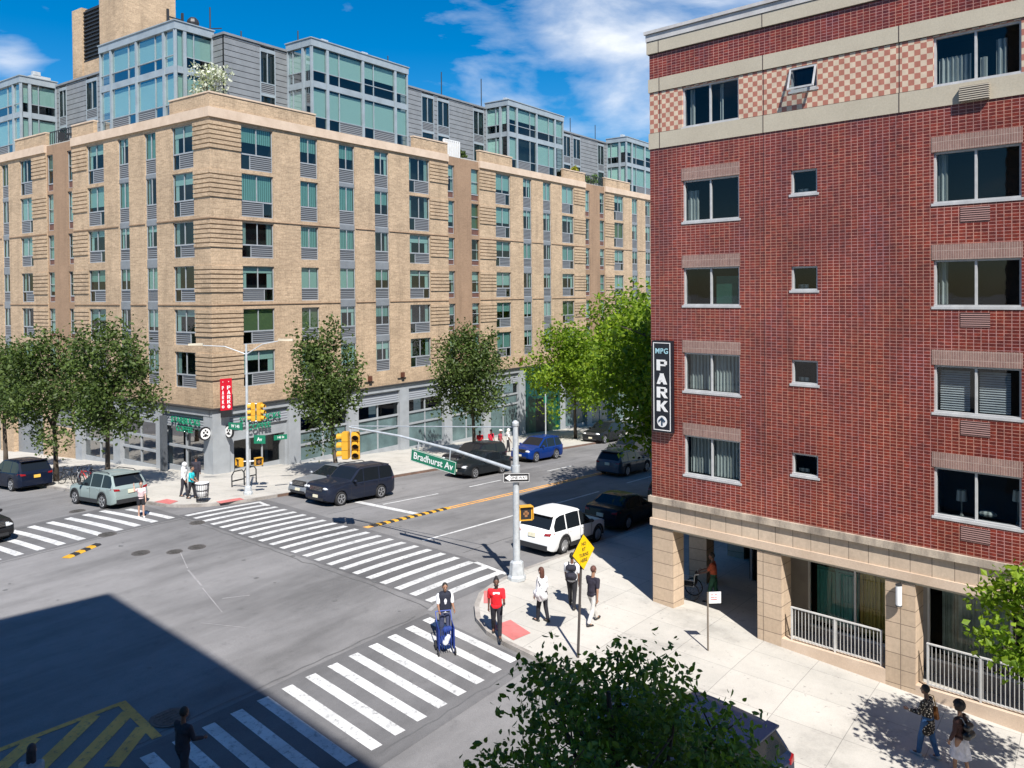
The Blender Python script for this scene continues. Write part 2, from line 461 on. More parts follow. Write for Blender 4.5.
def islands(mb):
    par = list(range(len(mb.v)))
    def fnd(a):
        while par[a] != a: par[a] = par[par[a]]; a = par[a]
        return a
    for f in mb.f:
        for i in f[1:]: par[fnd(i)] = fnd(f[0])
    g = {}
    for k, f in enumerate(mb.f): g.setdefault(fnd(f[0]), []).append(k)
    return list(g.values())
def split(mb, key=None):
    """cuts a builder into its separate pieces; key(centre) puts pieces together"""
    gr = {}
    for n, isl in enumerate(islands(mb)):
        vs = {i for k in isl for i in mb.f[k]}; c = [sum(mb.v[i][a] for i in vs) / len(vs) for a in range(3)]
        gr.setdefault(key(c) if key else n, []).extend(isl)
    out = []
    for fs in gr.values():
        m = MB(); idx = {}
        for k in fs:
            q = []
            for i in mb.f[k]:
                if i not in idx: idx[i] = len(m.v); m.v.append(mb.v[i])
                q.append(idx[i])
            m.f.append(tuple(q)); m.m.append(mb.m[k])
        out.append(m)
    return out
def text_mesh(body, size, mat, extrude=.006, bold=0.0, sx=1.0, spacing=1.0, name='lettering'):
    cu = bpy.data.curves.new(name, 'FONT'); cu.body = body; cu.size = size; cu.extrude = extrude; cu.offset = bold
    cu.align_x = 'CENTER'; cu.align_y = 'CENTER'; cu.resolution_u = 3; cu.space_character = spacing
    o = bpy.data.objects.new('tmp', cu); COL.objects.link(o)
    dg = bpy.context.evaluated_depsgraph_get(); dg.update()
    me = bpy.data.meshes.new_from_object(o.evaluated_get(dg))
    bpy.data.objects.remove(o)
    me.name = name; me.materials.clear(); me.materials.append(mat)
    if sx != 1: me.transform(Matrix.Diagonal((sx, 1, 1, 1)))
    # stand the text up: x stays right, y becomes up; it faces -Y
    me.transform(Matrix.Rotation(pi / 2, 4, 'X'))
    return me
# ================================================================== camera, sun, sky
F, PITCH, ROLL, CYP, YAW = 822.2522575, radians(.80313), radians(-.50955), 304.038, radians(54.134925)
CAMH = 10.0
cam = bpy.data.cameras.new('camera'); camo = link(bpy.data.objects.new('camera', cam))
cam.sensor_fit = 'HORIZONTAL'; cam.sensor_width = 36; cam.lens = F * 36 / 1024
cam.shift_y = (CYP - 384) / 1024; cam.clip_start = .05; cam.clip_end = 6000
fw = Vector((sin(YAW) * cos(PITCH), cos(YAW) * cos(PITCH), -sin(PITCH)))
rt = Vector((cos(YAW), -sin(YAW), 0)); dn = fw.cross(rt)
c_, s_ = cos(ROLL), sin(ROLL)
r2 = rt * c_ - dn * s_; d2 = rt * s_ + dn * c_
mt = Matrix(((r2.x, -d2.x, -fw.x, 0), (r2.y, -d2.y, -fw.y, 0), (r2.z, -d2.z, -fw.z, CAMH), (0, 0, 0, 1)))
camo.matrix_world = mt; SC.camera = camo

ELEV, SAZ = radians(49.5), radians(51.5)          # shadows run towards azimuth SAZ
sun = bpy.data.lights.new('sun', 'SUN'); sun.energy = 5.0; sun.angle = radians(.55); sun.color = (1, .955, .89)
suno = link(bpy.data.objects.new('sun', sun)); suno.location = (0, 0, 60)
sd = Vector((cos(SAZ) * cos(ELEV), sin(SAZ) * cos(ELEV), -sin(ELEV)))
suno.rotation_euler = sd.to_track_quat('-Z', 'Y').to_euler()
W = bpy.data.worlds.new('World'); SC.world = W; W.use_nodes = True
nt = W.node_tree; nt.nodes.clear()
wo = nt.nodes.new('ShaderNodeOutputWorld'); bg = nt.nodes.new('ShaderNodeBackground'); bg.inputs[1].default_value = .078
sk = nt.nodes.new('ShaderNodeTexSky'); sk.sky_type = 'NISHITA'; sk.sun_disc = False
sk.sun_elevation = ELEV; sk.sun_rotation = atan2(-cos(SAZ), -sin(SAZ)) % (2 * pi)
sk.air_density = 1.0; sk.dust_density = .25; sk.ozone_density = 4.0; sk.altitude = 0
hs = nt.nodes.new('ShaderNodeHueSaturation'); hs.inputs['Saturation'].default_value = 1.5; hs.inputs['Value'].default_value = 1.0
nt.links.new(sk.outputs[0], hs.inputs['Color'])
tc = nt.nodes.new('ShaderNodeTexCoord')
def dirvec(px, py):                              # a direction in the sky, named by compass and height
    d = fw * F + r2 * (px - 512) + d2 * (py - CYP); return d.normalized()
# wispy clouds: stretched noise on the dome, gathered in a few banks
mp = nt.nodes.new('ShaderNodeMapping'); mp.inputs['Scale'].default_value = (1.0, 1.0, 2.4); mp.inputs['Rotation'].default_value = (0, radians(12), radians(20))
nt.links.new(tc.outputs['Generated'], mp.inputs[0])
n1 = nd(nt, 'ShaderNodeTexNoise', Scale=5.5, Detail=9., Roughness=.56, Distortion=.25); nt.links.new(mp.outputs[0], n1.inputs['Vector'])
def bank(px, py, r0, r1, amp):
    sub = nt.nodes.new('ShaderNodeVectorMath'); sub.operation = 'DISTANCE'
    sub.inputs[1].default_value = dirvec(px, py); nt.links.new(tc.outputs['Generated'], sub.inputs[0])
    mr = nt.nodes.new('ShaderNodeMapRange'); mr.interpolation_type = 'SMOOTHSTEP'
    mr.inputs['From Min'].default_value = r0; mr.inputs['From Max'].default_value = r1
    mr.inputs['To Min'].default_value = amp; mr.inputs['To Max'].default_value = 0
    nt.links.new(sub.outputs['Value'], mr.inputs[0]); return mr.outputs[0]
acc = None
for b_ in ((640, 12, .02, .20, .33), (760, -40, .05, .28, .34), (530, 95, .0, .15, .17), (12, 66, .0, .055, .26), (345, 8, 0, .035, .25), (630, 120, .0, .09, .10), (62, 25, 0, .03, .12), (-500, 60, 0, .3, .2), (1500, 0, .1, .7, .25), (500, 45, 0, .07, .12)):
    o_ = bank(*b_)
    if acc is None: acc = o_
    else:
        a_ = nd(nt, 'ShaderNodeMath', operation='MAXIMUM'); nt.links.new(acc, a_.inputs[0]); nt.links.new(o_, a_.inputs[1]); acc = a_.outputs[0]
ad = nd(nt, 'ShaderNodeMath', operation='ADD'); nt.links.new(n1.outputs['Fac'], ad.inputs[0]); nt.links.new(acc, ad.inputs[1])
cl = ramp(nt, ad.outputs[0], [(.60, g3(0)), (.76, g3(.42)), (.92, g3(1))])
n2 = nd(nt, 'ShaderNodeTexNoise', Scale=9., Detail=5.); nt.links.new(mp.outputs[0], n2.inputs['Vector'])
cc = ramp(nt, n2.outputs['Fac'], [(.3, (5.8, 6.5, 7.6)), (.7, (8.8, 9.0, 9.3))])
nt.links.new(mixc(nt, cl, hs.outputs[0], cc), bg.inputs[0]); nt.links.new(bg.outputs[0], wo.inputs[0])
SC.view_settings.view_transform = 'Standard'; SC.view_settings.look = 'None'; SC.view_settings.exposure = .70; SC.view_settings.gamma = 1
SC.cycles.max_bounces = 7; SC.cycles.transparent_max_bounces = 12; SC.cycles.diffuse_bounces = 3; SC.cycles.glossy_bounces = 3
SC.cycles.use_denoising = True; SC.cycles.sample_clamp_indirect = 6; SC.cycles.caustics_reflective = False; SC.cycles.caustics_refractive = False

# ================================================================== ground, roads, pavements
def sheet(name, xs, ys, dz, mat, kind='structure'):
    me = bpy.data.meshes.new(name); nx = len(xs)
    me.from_pydata([(x, y, gz(x, y) + dz) for y in ys for x in xs], [], [(j * nx + i, j * nx + i + 1, (j + 1) * nx + i + 1, (j + 1) * nx + i) for j in range(len(ys) - 1) for i in range(nx - 1)])
    me.materials.append(mat); me.polygons.foreach_set('use_smooth', [True] * len(me.polygons))
    return tag(link(bpy.data.objects.new(name, me)), kind=kind)
def frange(a, b, s):
    n = int(round((b - a) / s)); return [a + (b - a) * i / n for i in range(n + 1)]
far = [-1500, -700, -300, -120, -70] + frange(-45, 135, 6) + [180, 300, 700, 1500]
sheet('ground', far, far, -.35, M['concrete'])
sheet('road', frange(-35, 126, 1), frange(-45, 122, 1), 0, M['asphalt'])

def drape(pts, dz, step=1.0):
    """a flat outline cut into small pieces and laid on the terrain"""
    bm = bmesh.new(); f = bm.faces.new([bm.verts.new((x, y, 0)) for x, y in pts])
    for ax in (0, 1):
        lo = min(p[ax] for p in pts); hi = max(p[ax] for p in pts)
        n = int((hi - lo) / step)
        for i in range(1, n + 1):
            co = [0, 0, 0]; co[ax] = lo + i * (hi - lo) / (n + 1); no = [0, 0, 0]; no[ax] = 1
            bmesh.ops.bisect_plane(bm, geom=bm.verts[:] + bm.edges[:] + bm.faces[:], plane_co=co, plane_no=no, dist=1e-5)
    for v in bm.verts: v.co.z = gz(v.co.x, v.co.y) + dz
    return bm
def flat(name, pts, dz, mat, kind='structure', step=1.0, parent=None):
    bm = drape(pts, dz, step); me = bpy.data.meshes.new(name); bm.to_mesh(me); bm.free()
    me.materials.append(mat); o = link(bpy.data.objects.new(name, me), parent)
    if kind: tag(o, kind=kind)
    return o
def rounded(c, r, a0, a1, n=7):
    return [(c[0] + r * cos(radians(a0 + (a1 - a0) * i / n)), c[1] + r * sin(radians(a0 + (a1 - a0) * i / n))) for i in range(n + 1)]
SWA = [(31, 120), (22.15, 120), (22.12, 60)] + rounded((24.6, 37.2), 2.5, 180, 262) + [(25.3, 34.5), (40, 34.5), (120, 34.5), (120, 46), (31, 46)]
SWB = [(120, 17.35), (60, 17.35), (24.9, 17.45), (23.6, 17.38), (22.5, 17.25), (21.5, 17.02), (20.6, 16.5), (19.85, 15.85), (19.35, 15.05), (19.1, 14.2), (18.95, 13.1), (18.85, 12.2), (12.3, -40), (45, -40), (45, 2), (120, 2)]
SWC = [(-30, 17.2), (1.5, 17.2)] + rounded((3.2, 14.0), 3.2, 80, -5) + [(6.3, 3), (.9, -40), (-12, -40), (-30, -40)]
SWD = [(-30, 34.6), (7.5, 34.6), (9.5, 36), (10, 38), (10, 110), (-30, 110)]
def sidewalk(pts):
    flat('sidewalk', pts, KERB, M['concrete'], step=1.3)
    mb = MB(); n = len(pts)
    for i in range(n):
        a = Vector(pts[i]); b = Vector(pts[(i + 1) % n]); L = (b - a).length; k = max(1, int(L / 1.5))
        nrm = Vector((-(b - a).y, (b - a).x)).normalized()
        for j in range(k):
            p = a + (b - a) * (j / k); q = a + (b - a) * ((j + 1) / k)
            pi_ = p + nrm * .16 * ORI; qi = q + nrm * .16 * ORI
            mb.quad((p.x, p.y, gz(*p) - .05), (q.x, q.y, gz(*q) - .05), (q.x, q.y, gz(*q) + KERB + .004), (p.x, p.y, gz(*p) + KERB + .004))
            mb.quad((p.x, p.y, gz(*p) + KERB + .004), (q.x, q.y, gz(*q) + KERB + .004), (qi.x, qi.y, gz(*qi) + KERB + .004), (pi_.x, pi_.y, gz(*pi_) + KERB + .004))
    tag(mb.build('kerb', M['kerb']), kind='structure')
def area(p): return sum(p[i][0] * p[(i + 1) % len(p)][1] - p[(i + 1) % len(p)][0] * p[i][1] for i in range(len(p))) / 2
for P_ in (SWA, SWB, SWC, SWD):
    ORI = 1 if area(P_) > 0 else -1
    sidewalk(P_)
# steel-faced kerb along the parked cars
mb = MB()
for i in range(60):
    a, b = 27 + i, 28 + i
    mb.quad((a, 34.492, gz(a, 34.5) + .0), (b, 34.492, gz(b, 34.5)), (b, 34.492, gz(b, 34.5) + .145), (a, 34.492, gz(a, 34.5) + .145))
tag(mb.build('kerb_face', M['steel_kerb']), kind='structure')

# newer asphalt under the crossings, utility cuts, oil and tar marks
flat('road_patch', [(27.5, 18.9), (43, 19.2), (43, 20.6), (27.5, 20.4)], .0035, M['asphalt2'])
tarm = stained('tar', (.12, .12, .12), (.09, .09, .09), 3, .7)
rr_ = random.Random(3)
mb = MB()
def seam(pts, w):
    for a, b in zip(pts, pts[1:]): 
        a = Vector(a); b = Vector(b); s = Vector((-(b - a).y, (b - a).x)).normalized() * w / 2
        mb.quad(*[(v.x, v.y, gz(v.x, v.y) + .0055) for v in (a - s, b - s, b + s, a + s)])
def wander(a, b, n, j, w):
    a = Vector(a); b = Vector(b); pts = [a.lerp(b, i / n) + Vector((rr_.gauss(0, j), rr_.gauss(0, j))) for i in range(n + 1)]; seam([tuple(p) for p in pts], w)
wander((9.5, 33.7), (21.4, 33.7), 26, .03, .04); wander((19.6, 17.6), (21.2, 34), 34, .03, .04); wander((9.2, 17.7), (18.9, 17.5), 22, .03, .04)
wander((25, 20.6), (44, 20.9), 30, .03, .035); 
wander((26, 29.6), (60, 31.5), 40, .04, .03); wander((13, 13.3), (18.6, 13.1), 14, .03, .04)
tag(mb.build('tar_seam', tarm), kind='structure')
mb = MB()
for _ in range(26):
    x = rr_.uniform(10, 21); y = rr_.uniform(18, 33); r = rr_.uniform(.03, .12); n = 9
    if rr_.random() < .35: x = rr_.uniform(25, 60); y = rr_.uniform(19, 34)
    mb.quad(*[(x + cos(2 * pi * k / n) * r * rr_.uniform(.6, 1.1), y + sin(2 * pi * k / n) * r * rr_.uniform(.5, 1.6), gz(x, y) + .006) for k in range(n)])
tag(mb.build('oil_stain', stained('oil', (.14, .14, .14), (.11, .11, .11), 3, .6)), kind='structure')
flat('road_patch', [(19.9, 17.4), (24.2, 17.4), (26.2, 34.4), (21.4, 34.4)], .003, M['asphalt2'])
flat('road_patch', [(8.5, 12.9), (18.8, 12.9), (19.3, 17.35), (9.2, 17.5)], .004, M['asphalt2'])
flat('road_patch', [(9.5, 33.9), (21.3, 33.9), (22.0, 39.3), (9.8, 39.3)], .005, M['asphalt2'])

def stripe(mb, a, b, w, dz=.009, step=.7):
    a = Vector(a); b = Vector(b); d = b - a; L = d.length; n = max(1, int(L / step)); s = Vector((-d.y, d.x)).normalized() * w / 2
    for i in range(n):
        p = a + d * (i / n); q = a + d * ((i + 1) / n)
        mb.quad(*[(v.x, v.y, gz(v.x, v.y) + dz) for v in (p - s, q - s, q + s, p + s)])
mb = MB()
for i in range(22):                                # crossing over the avenue, bars along the traffic
    y = 34.05 - i * .765; t = (34.05 - y) / 16
    if y < 17.7: break
    stripe(mb, (21.55 - 1.5 * t, y), (25.55 - 1.45 * t, y), .30)
stripe(mb, (25.6, 34.2), (25.3, 33.0), .2); stripe(mb, (24.3, 19.4), (24.0, 17.7), .22)
tag(mb.build('crosswalk_marking', M['line_white']), kind='structure')
mb = MB()
for i in range(15):                                # crossing in front of the grey-green car
    x = 20.95 - i * .80
    stripe(mb, (x - .05, 34.15), (x - .15 + .12, 38.75 if i else 37.9), .33)
tag(mb.build('crosswalk_marking', M['line_white']), kind='structure')
mb = MB()
for i in range(15):                                # near crossing
    x = 18.98 - i * .765
    stripe(mb, (x, 17.12), (x - .42, 13.45), .32)
tag(mb.build('crosswalk_marking', M['line_white']), kind='structure')
mb = MB()
stripe(mb, (28.95, 26.7), (28.95, 34.1), .42)
stripe(mb, (29.4, 29.33), (33.5, 29.25), .13)
for x in range(36, 110, 8): stripe(mb, (x + .3, 29.35), (x + 3.4, 29.42), .13)
stripe(mb, (25.3, 22.95), (40.5, 23.3), .14)
for x in range(44, 110, 8): stripe(mb, (x + .2, 23.5), (x + 3.6, 23.55), .13)
tag(mb.build('lane_marking', M['line_white']), kind='structure')
mb = MB()
for dy in (-.13, .13): stripe(mb, (31.2, 26.42 + dy), (110, 26.6 + dy), .13)
stripe(mb, (25.3, 26.35), (31.2, 26.42), .30)
stripe(mb, (3.0, 20.2), (10.62, 19.62), .17); stripe(mb, (10.62, 19.69), (10.30, 17.55), .22)
for a, b in (((10.5, 19.1), (8.0, 17.45)), ((9.9, 19.6), (6.6, 17.4)), ((10.34, 18.2), (9.1, 17.3)), ((8.6, 19.7), (5.2, 17.5)), ((7.2, 19.8), (3.8, 17.6))): stripe(mb, a, b, .33, .0092)
tag(mb.build('lane_marking', M['line_yellow']), kind='structure')
mb = MB()                                          # faded tyre scuffs and old lines in the crossing
for a, b, w in (((18.4, 29.6), (17.3, 27.3), .035), ((17.2, 27.1), (16.5, 25.2), .07), ((16.4, 25.0), (15.5, 22.6), .04), ((16.2, 23.6), (16.9, 23.1), .06), ((14.6, 22.4), (15.2, 20.9), .03), ((20.3, 17.7), (19.5, 17.45), .15)): stripe(mb, a, b, w, .006)
tag(mb.build('lane_marking', M['line_old']), kind='structure')
for nm_, q in (('curb_ramp', [(22.25, 36.5), (22.95, 36.9), (23.0, 38.0), (22.2, 37.8)]), ('curb_ramp', [(23.75, 34.62), (25.1, 34.62), (25.25, 35.2), (23.9, 35.2)]),
               ('curb_ramp', [(20.9, 16.35), (21.25, 16.0), (22.1, 16.75), (21.75, 17.0)]), ('curb_ramp', [(19.35, 14.05), (20.1, 13.95), (20.45, 14.95), (19.65, 15.1)])):
    flat(nm_, q, KERB + .010, M['ramp_red'])
# ================================================================== windows
def slots(me_list, parent):
    pass
_wc = {}
def window_parts(kind, w, h, style):
    """meshes of one window, origin at its lower outer corner, x right, y into the wall"""
    key = (kind, round(w, 2), round(h, 2), style)
    if key in _wc: return _wc[key]
    r = random.Random(str(key)); out = {}
    fr = MB(); pn = MB(); lv = MB(); bl = MB(); back = MB()
    y0, y1 = .10, .17
    if kind in ('wide', 'narrow', 'small'):
        sill = h * (.36 if kind != 'small' else .20)
        t = .05
        # outer frame
        fr.box(0, t, y0, y1, 0, h); fr.box(w - t, w, y0, y1, 0, h); fr.box(t, w - t, y0, y1, h - t, h); fr.box(t, w - t, y0 - .02, y1, sill - .04, sill + .05)
        fr.box(t, w - t, y0, y1, 0, t)
        if kind != 'small': fr.box(w / 2 - .03, w / 2 + .03, y0, y1 - .005, sill + .05, h - t)
        else: fr.box(t, w - t, y0, y1 - .005, sill + (h - sill) * .48, sill + (h - sill) * .48 + .05)
        pn.quad((t, y1 - .03, sill), (w - t, y1 - .03, sill), (w - t, y1 - .03, h - t), (t, y1 - .03, h - t))
        side = .30 if kind == 'wide' else 0
        xa, xb = (t, w - t)
        if kind == 'wide':
            xs = w * .30 if style % 2 else w * .70
            fr.box(xs - .025, xs + .025, y0, y1 - .005, t, sill - .04)
            if style % 2: pn.quad((t, y1 - .03, t), (xs, y1 - .03, t), (xs, y1 - .03, sill - .04), (t, y1 - .03, sill - .04)); xa = xs + .025
            else: pn.quad((xs, y1 - .03, t), (w - t, y1 - .03, t), (w - t, y1 - .03, sill - .04), (xs, y1 - .03, sill - .04)); xb = xs - .025
        lv.box(xa, xb, y0 + .015, y1 - .02, t, sill - .04)
        z1 = h - t
        dz = {0: 1., 1: .55, 2: .95, 3: .0, 4: .28, 5: 1., 6: .8, 7: .4}[style % 8] * (z1 - sill)
        if dz > .02: bl.quad((t, y1 + .04, z1 - dz), (w - t, y1 + .04, z1 - dz), (w - t, y1 + .04, z1), (t, y1 + .04, z1))
        if style % 8 in (3, 4, 7):
            for xx in (t, w - t - w * .16): bl.quad((xx, y1 + .07, sill), (xx + w * .16, y1 + .07, sill), (xx + w * .16, y1 + .07, z1), (xx, y1 + .07, z1))
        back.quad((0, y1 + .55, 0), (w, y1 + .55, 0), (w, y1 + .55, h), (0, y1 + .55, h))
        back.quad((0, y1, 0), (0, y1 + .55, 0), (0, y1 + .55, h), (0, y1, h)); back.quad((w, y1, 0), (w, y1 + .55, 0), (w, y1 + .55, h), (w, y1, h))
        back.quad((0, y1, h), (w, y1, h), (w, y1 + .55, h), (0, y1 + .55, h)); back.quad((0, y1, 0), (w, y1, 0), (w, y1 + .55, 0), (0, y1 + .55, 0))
        bm_ = [M['blind_pale'], M['curtain_teal'], M['blind_white'], M['curtain'], M['blind_white'], M['blind_olive'], M['blind_pale'], M['blind_white']][style % 8]
        if style == 10: bm_ = M['curtain_teal']
        out = dict(frame=fr.mesh('window', M['light_metal']), pane=pn.mesh('pane', M['glass_teal']), louver=lv.mesh('louver', M['louver'] if kind != 'small' else M['brown_panel']),
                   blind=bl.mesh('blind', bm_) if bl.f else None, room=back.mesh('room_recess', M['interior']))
        out['mbs'] = (fr, pn, lv, bl, back, bm_)
    _wc[key] = out
    return out

def place_window(parent, kind, w, h, style, loc, rz, name='window'):
    p = window_parts(kind, w, h, style)
    o = meshobj(name, p['frame'], parent, loc, rz)
    for k, nm_ in (('pane', 'pane'), ('louver', 'louver'), ('blind', 'blind'), ('room', 'room_recess')):
        if p[k] is not None: meshobj(nm_, p[k], o)
    return o
class Merge:
    """the small far windows of a facade, gathered as one part"""
    def __init__(s): s.d = {}
    def add(s, mats_mb, loc, rz):
        c, n = cos(rz), sin(rz)
        for mb, m in mats_mb:
            if not mb.f: continue
            t = s.d.setdefault(m.name, (MB(), m))[0]; b = len(t.v)
            t.v += [(loc[0] + x * c - y * n, loc[1] + x * n + y * c, loc[2] + z) for x, y, z in mb.v]
            t.f += [tuple(b + i for i in f) for f in mb.f]; t.m += [0] * len(mb.f)
    def build(s, name, parent):
        big = MB(); mats = []
        for i, (t, m) in enumerate(s.d.values()):
            b = len(big.v); big.v += t.v; big.f += [tuple(b + k for k in f) for f in t.f]; big.m += [i] * len(t.f); mats.append(m)
        o = big.build(name, mats, parent); return tag(o, kind='stuff')

# ================================================================== the tan apartment building
X0, Y0 = 30.11, 44.53
PA = lambda u, d, z: (u, Y0 + d, z)                 # avenue side, faces -Y
PL = lambda u, d, z: (X0 + d, u, z)                 # side-street face, faces -X
APT = thing('apartment_building', 'tan brick apartment block with glass penthouses above the shops', 'building', (X0, Y0, gz(X0, Y0)))
def apart(name, mb, mats, parent=APT, key=None, **kw):
    if key is not None:
        for m in split(mb, None if key is True else key): apart(name, m, mats, parent, **kw)
        return
    o = mb.build(name, mats, parent, **kw)
    if parent is APT: o.matrix_parent_inverse = Matrix.Translation(-Vector(APT.location))
    return o
ROWS = [(18.0, 20.75), (15.0, 17.75), (12.35, 14.65), (9.57, 11.85), (6.88, 9.1), (4.12, 6.4)]
def hcls(h): return 2.75 if h > 2.5 else 2.27
# modules of the avenue side: (kind, u0, u1); brown = recessed darker bay
AV = [('rib', 30.11, 32.37), ('wide', 32.37, 34.85), ('narrow', 37.10, 38.65), ('stack', 40.6, 42.12), ('stack', 44.12, 45.63), ('wide', 47.9, 50.32), ('rib', 50.32, 52.6),
      ('small', 52.6, 53.55), ('small', 55.8, 56.85), ('rib', 56.85, 59.2)]
for k in (0, 1):
    o_ = 21.95 * k if k else 0
    AV += [('wide', 59.2 + o_, 61.5 + o_), ('stack', 63.53 + o_, 64.96 + o_), ('stack', 66.92 + o_, 68.35 + o_), ('wide', 70.35 + o_, 72.65 + o_), ('rib', 72.65 + o_, 74.9 + o_),
           ('small', 74.95 + o_, 75.95 + o_), ('small', 78.1 + o_, 79.1 + o_), ('rib', 79.15 + o_, 81.15 + o_)]
AV = [a for a in AV if a[2] < 98.5]
AVEND = 99.0
LF = [('rib', 44.53, 46.23), ('wide', 46.23, 48.6), ('stack', 50.43, 51.78), ('stack', 53.76, 55.12), ('wide', 57.0, 59.3), ('rib', 59.3, 61.4), ('small', 61.42, 62.3), ('small', 64.47, 65.42),
      ('rib', 65.42, 67.7), ('wide', 67.7, 69.8), ('stack', 71.8, 73.05), ('stack', 75.2, 76.5), ('wide', 78.6, 80.9), ('rib', 80.9, 83.0)]
LFEND = 83.5
BROWN_A = [(52.6, 56.85), (74.92, 79.12), (96.87, 99.0)]
BROWN_L = [(61.4, 65.42)]
ZB, ZT = 2.95, 20.95
def facade(P, mods, u0, u1, browns, rib_key):
    ops = []; stack = []
    for k, a, b in mods:
        if k == 'rib': continue
        if k == 'stack': ops.append((a, b, ROWS[5][0], ROWS[0][1])); stack.append((a, b)); continue
        for z0, z1 in ROWS:
            h = hcls(z1 - z0); ops.append((a, b, z1 - h, z1))
    main = MB(); bro = MB(); cur = u0; isb = lambda m: any(p < m < q for p, q in browns)
    cuts = sorted(set([u0, u1] + [q for b in browns for q in b if u0 < q < u1]))
    for a, b in zip(cuts[:-1], cuts[1:]):
        o2 = [o for o in ops if a - .01 <= (o[0] + o[1]) / 2 <= b + .01]
        if isb((a + b) / 2):
            wall(bro, P, a + .01, b - .01, ZB, 21.45, o2, .24, d=.06)
            for u in (a, b): main.quad(P(u, 0, ZB), P(u, .26, ZB), P(u, .26, 20.94), P(u, 0, 20.94))
        else: wall(main, P, a, b, ZB, ZT, o2, .24)
    # belts: thin dark recessed joints
    return main, bro, stack
m1, b1, st1 = facade(PA, AV, X0, AVEND, BROWN_A, 'a')
m2, b2, st2 = facade(PL, LF, Y0, LFEND, BROWN_L, 'l')
for a_, b_ in ((m1, m2), (b1, b2)):
    n = len(a_.v); a_.v += b_.v; a_.f += [tuple(n + i for i in f) for f in b_.f]; a_.m += b_.m
# far ends and the back so that the block is closed
m1.quad((AVEND, Y0, -8), (AVEND, Y0 + 20, -8), (AVEND, Y0 + 20, 22), (AVEND, Y0, 22))
m1.quad((X0, LFEND, -8), (X0 + 20, LFEND, -8), (X0 + 20, LFEND, 22), (X0, LFEND, 22))
apart('brick_wall', m1, M['tan_brick']); apart('recessed_bay_wall', b1, M['brown_brick'], key=lambda c: ('a' if c[1] < Y0 + .6 else 'l', round(c[0] / 7 if c[1] < Y0 + .6 else 0)))
rb = MB()
for (P, mods) in ((PA, AV), (PL, LF)):
    for k, a, b in mods:
        if k != 'rib': continue
        a2 = a - (.075 if (P is PA and abs(a - X0) < .01) else 0)
        for z0, z1 in ROWS:
            for i in range(6):
                z = z1 - .02 - i * .285
                rb.pbox(P, a2, b - .02, -.075, .0, z - .21, z)
def _rk(c):
    fl = min(range(6), key=lambda i: abs(ROWS[i][1] - .85 - c[2])); return (('a', round((c[0] - 31.2) / 2.5)) if c[1] < Y0 else ('l', round((c[1] - 45.4) / 2.2)), fl)
apart('projecting_courses', rb, M['tan_brick'], key=_rk)
jb = MB()
for z in (14.77, 9.39):
    for P, u0, u1, mods, br in ((PA, X0 - .06, AVEND, AV, BROWN_A), (PL, Y0, LFEND, LF, BROWN_L)):
        gaps = sorted([(a, b) for k, a, b in mods if k == 'stack'] + br); c = u0
        for a, b in gaps + [(u1, u1)]:
            if a - c > .1: jb.pbox(P, c, a, -.06, .0, z - .025, z + .025)
            c = b
apart('belt_joint', jb, M['brown_brick'], key=True)
# grey spandrels in the stacked window columns
sp = MB()
for P, st in ((PA, st1), (PL, st2)):
    for a, b in st:
        for i in range(5):
            h0 = hcls(ROWS[i][1] - ROWS[i][0]); sp.pbox(P, a, b, .07, .2, ROWS[i + 1][1], ROWS[i][1] - h0)
apart('spandrel_panel', sp, M['panel'], key=True)
# cornice band, upper parapets
cb = MB(); up = MB(); cp = MB()
def seg(P, u0, u1, browns, zt):
    c = u0
    for a, b in sorted(browns) + [(u1, u1)]:
        a = min(a, u1)
        if a > c: cb.pbox(P, c, a, -.14, .35, 20.95, 21.55)
        c = b
seg(PA, X0 - .137, AVEND, BROWN_A, 0); seg(PL, Y0 + .36, LFEND, BROWN_L, 0)
apart('cornice_band', cb, M['pale_band'], key=True)
for P, rs in ((PA, [(X0, 38.5), (48.45, 52.6), (56.85, 61.8), (70.7, 74.92), (79.12, 85.0), (94, 96.87)]), (PL, [(Y0 + .3, 48.8), (58.3, 61.4), (65.42, 70.5), (80, 83.5)])):
    for a, b in rs:
        up.pbox(P, a, b, .0, .28, 21.55, 22.42); cp.pbox(P, a - .03, b + .03, -.05, .33, 22.42, 22.52)
apart('roof_parapet', up, M['tan_brick'], key=True); apart('parapet_coping', cp, M['pale_band'], key=True)
rf = MB(); rf.box(X0 + .2, AVEND, Y0 + .2, Y0 + 20, 21.3, 21.56); rf.box(X0 + .2, X0 + 20, Y0 + 20, LFEND, 21.3, 21.56)
apart('terrace_roof', rf, M['concrete'], key=True)

# windows: the nearest hundred are parts, the far ones one mass
cand = []
for side, mods in (('A', AV), ('L', LF)):
    for ci, (k, a, b) in enumerate(mods):
        if k == 'rib': continue
        brown = any(p < (a + b) / 2 < q for p, q in (BROWN_A if side == 'A' else BROWN_L))
        for ri, (z0, z1) in enumerate(ROWS):
            h = hcls(z1 - z0); off = .06 if brown else 0
            style = R.choice([0, 1, 2, 3, 4, 4, 5, 6, 7, 7, 3, 10, 3, 4]) + (8 if R.random() < .0 else 0)
            if side == 'A' and ci == 1: style = [1, 10, 3, 4, 5, 7][ri]
            if side == 'A' and ci in (2, 3): style = [1, 10, 10, 0, 5 if ci == 2 else 4, 0][ri]
            if side == 'L' and ri == 0 and style in (2, 0): style = 3
            if side == 'A': loc = (a, Y0 + off, z1 - h); rz = 0
            else: loc = (X0 + off, b, z1 - h); rz = -pi / 2
            dist = hypot(loc[0], loc[1])
            face = abs((cos(YAW - 0) if side == 'A' else sin(YAW)))
            cand.append(((b - a) * h / dist ** 2 , 'small' if k == 'small' else ('wide' if k == 'wide' else 'narrow'), round(b - a, 1) if k == 'small' else round(b - a, 2), h, style, loc, rz))
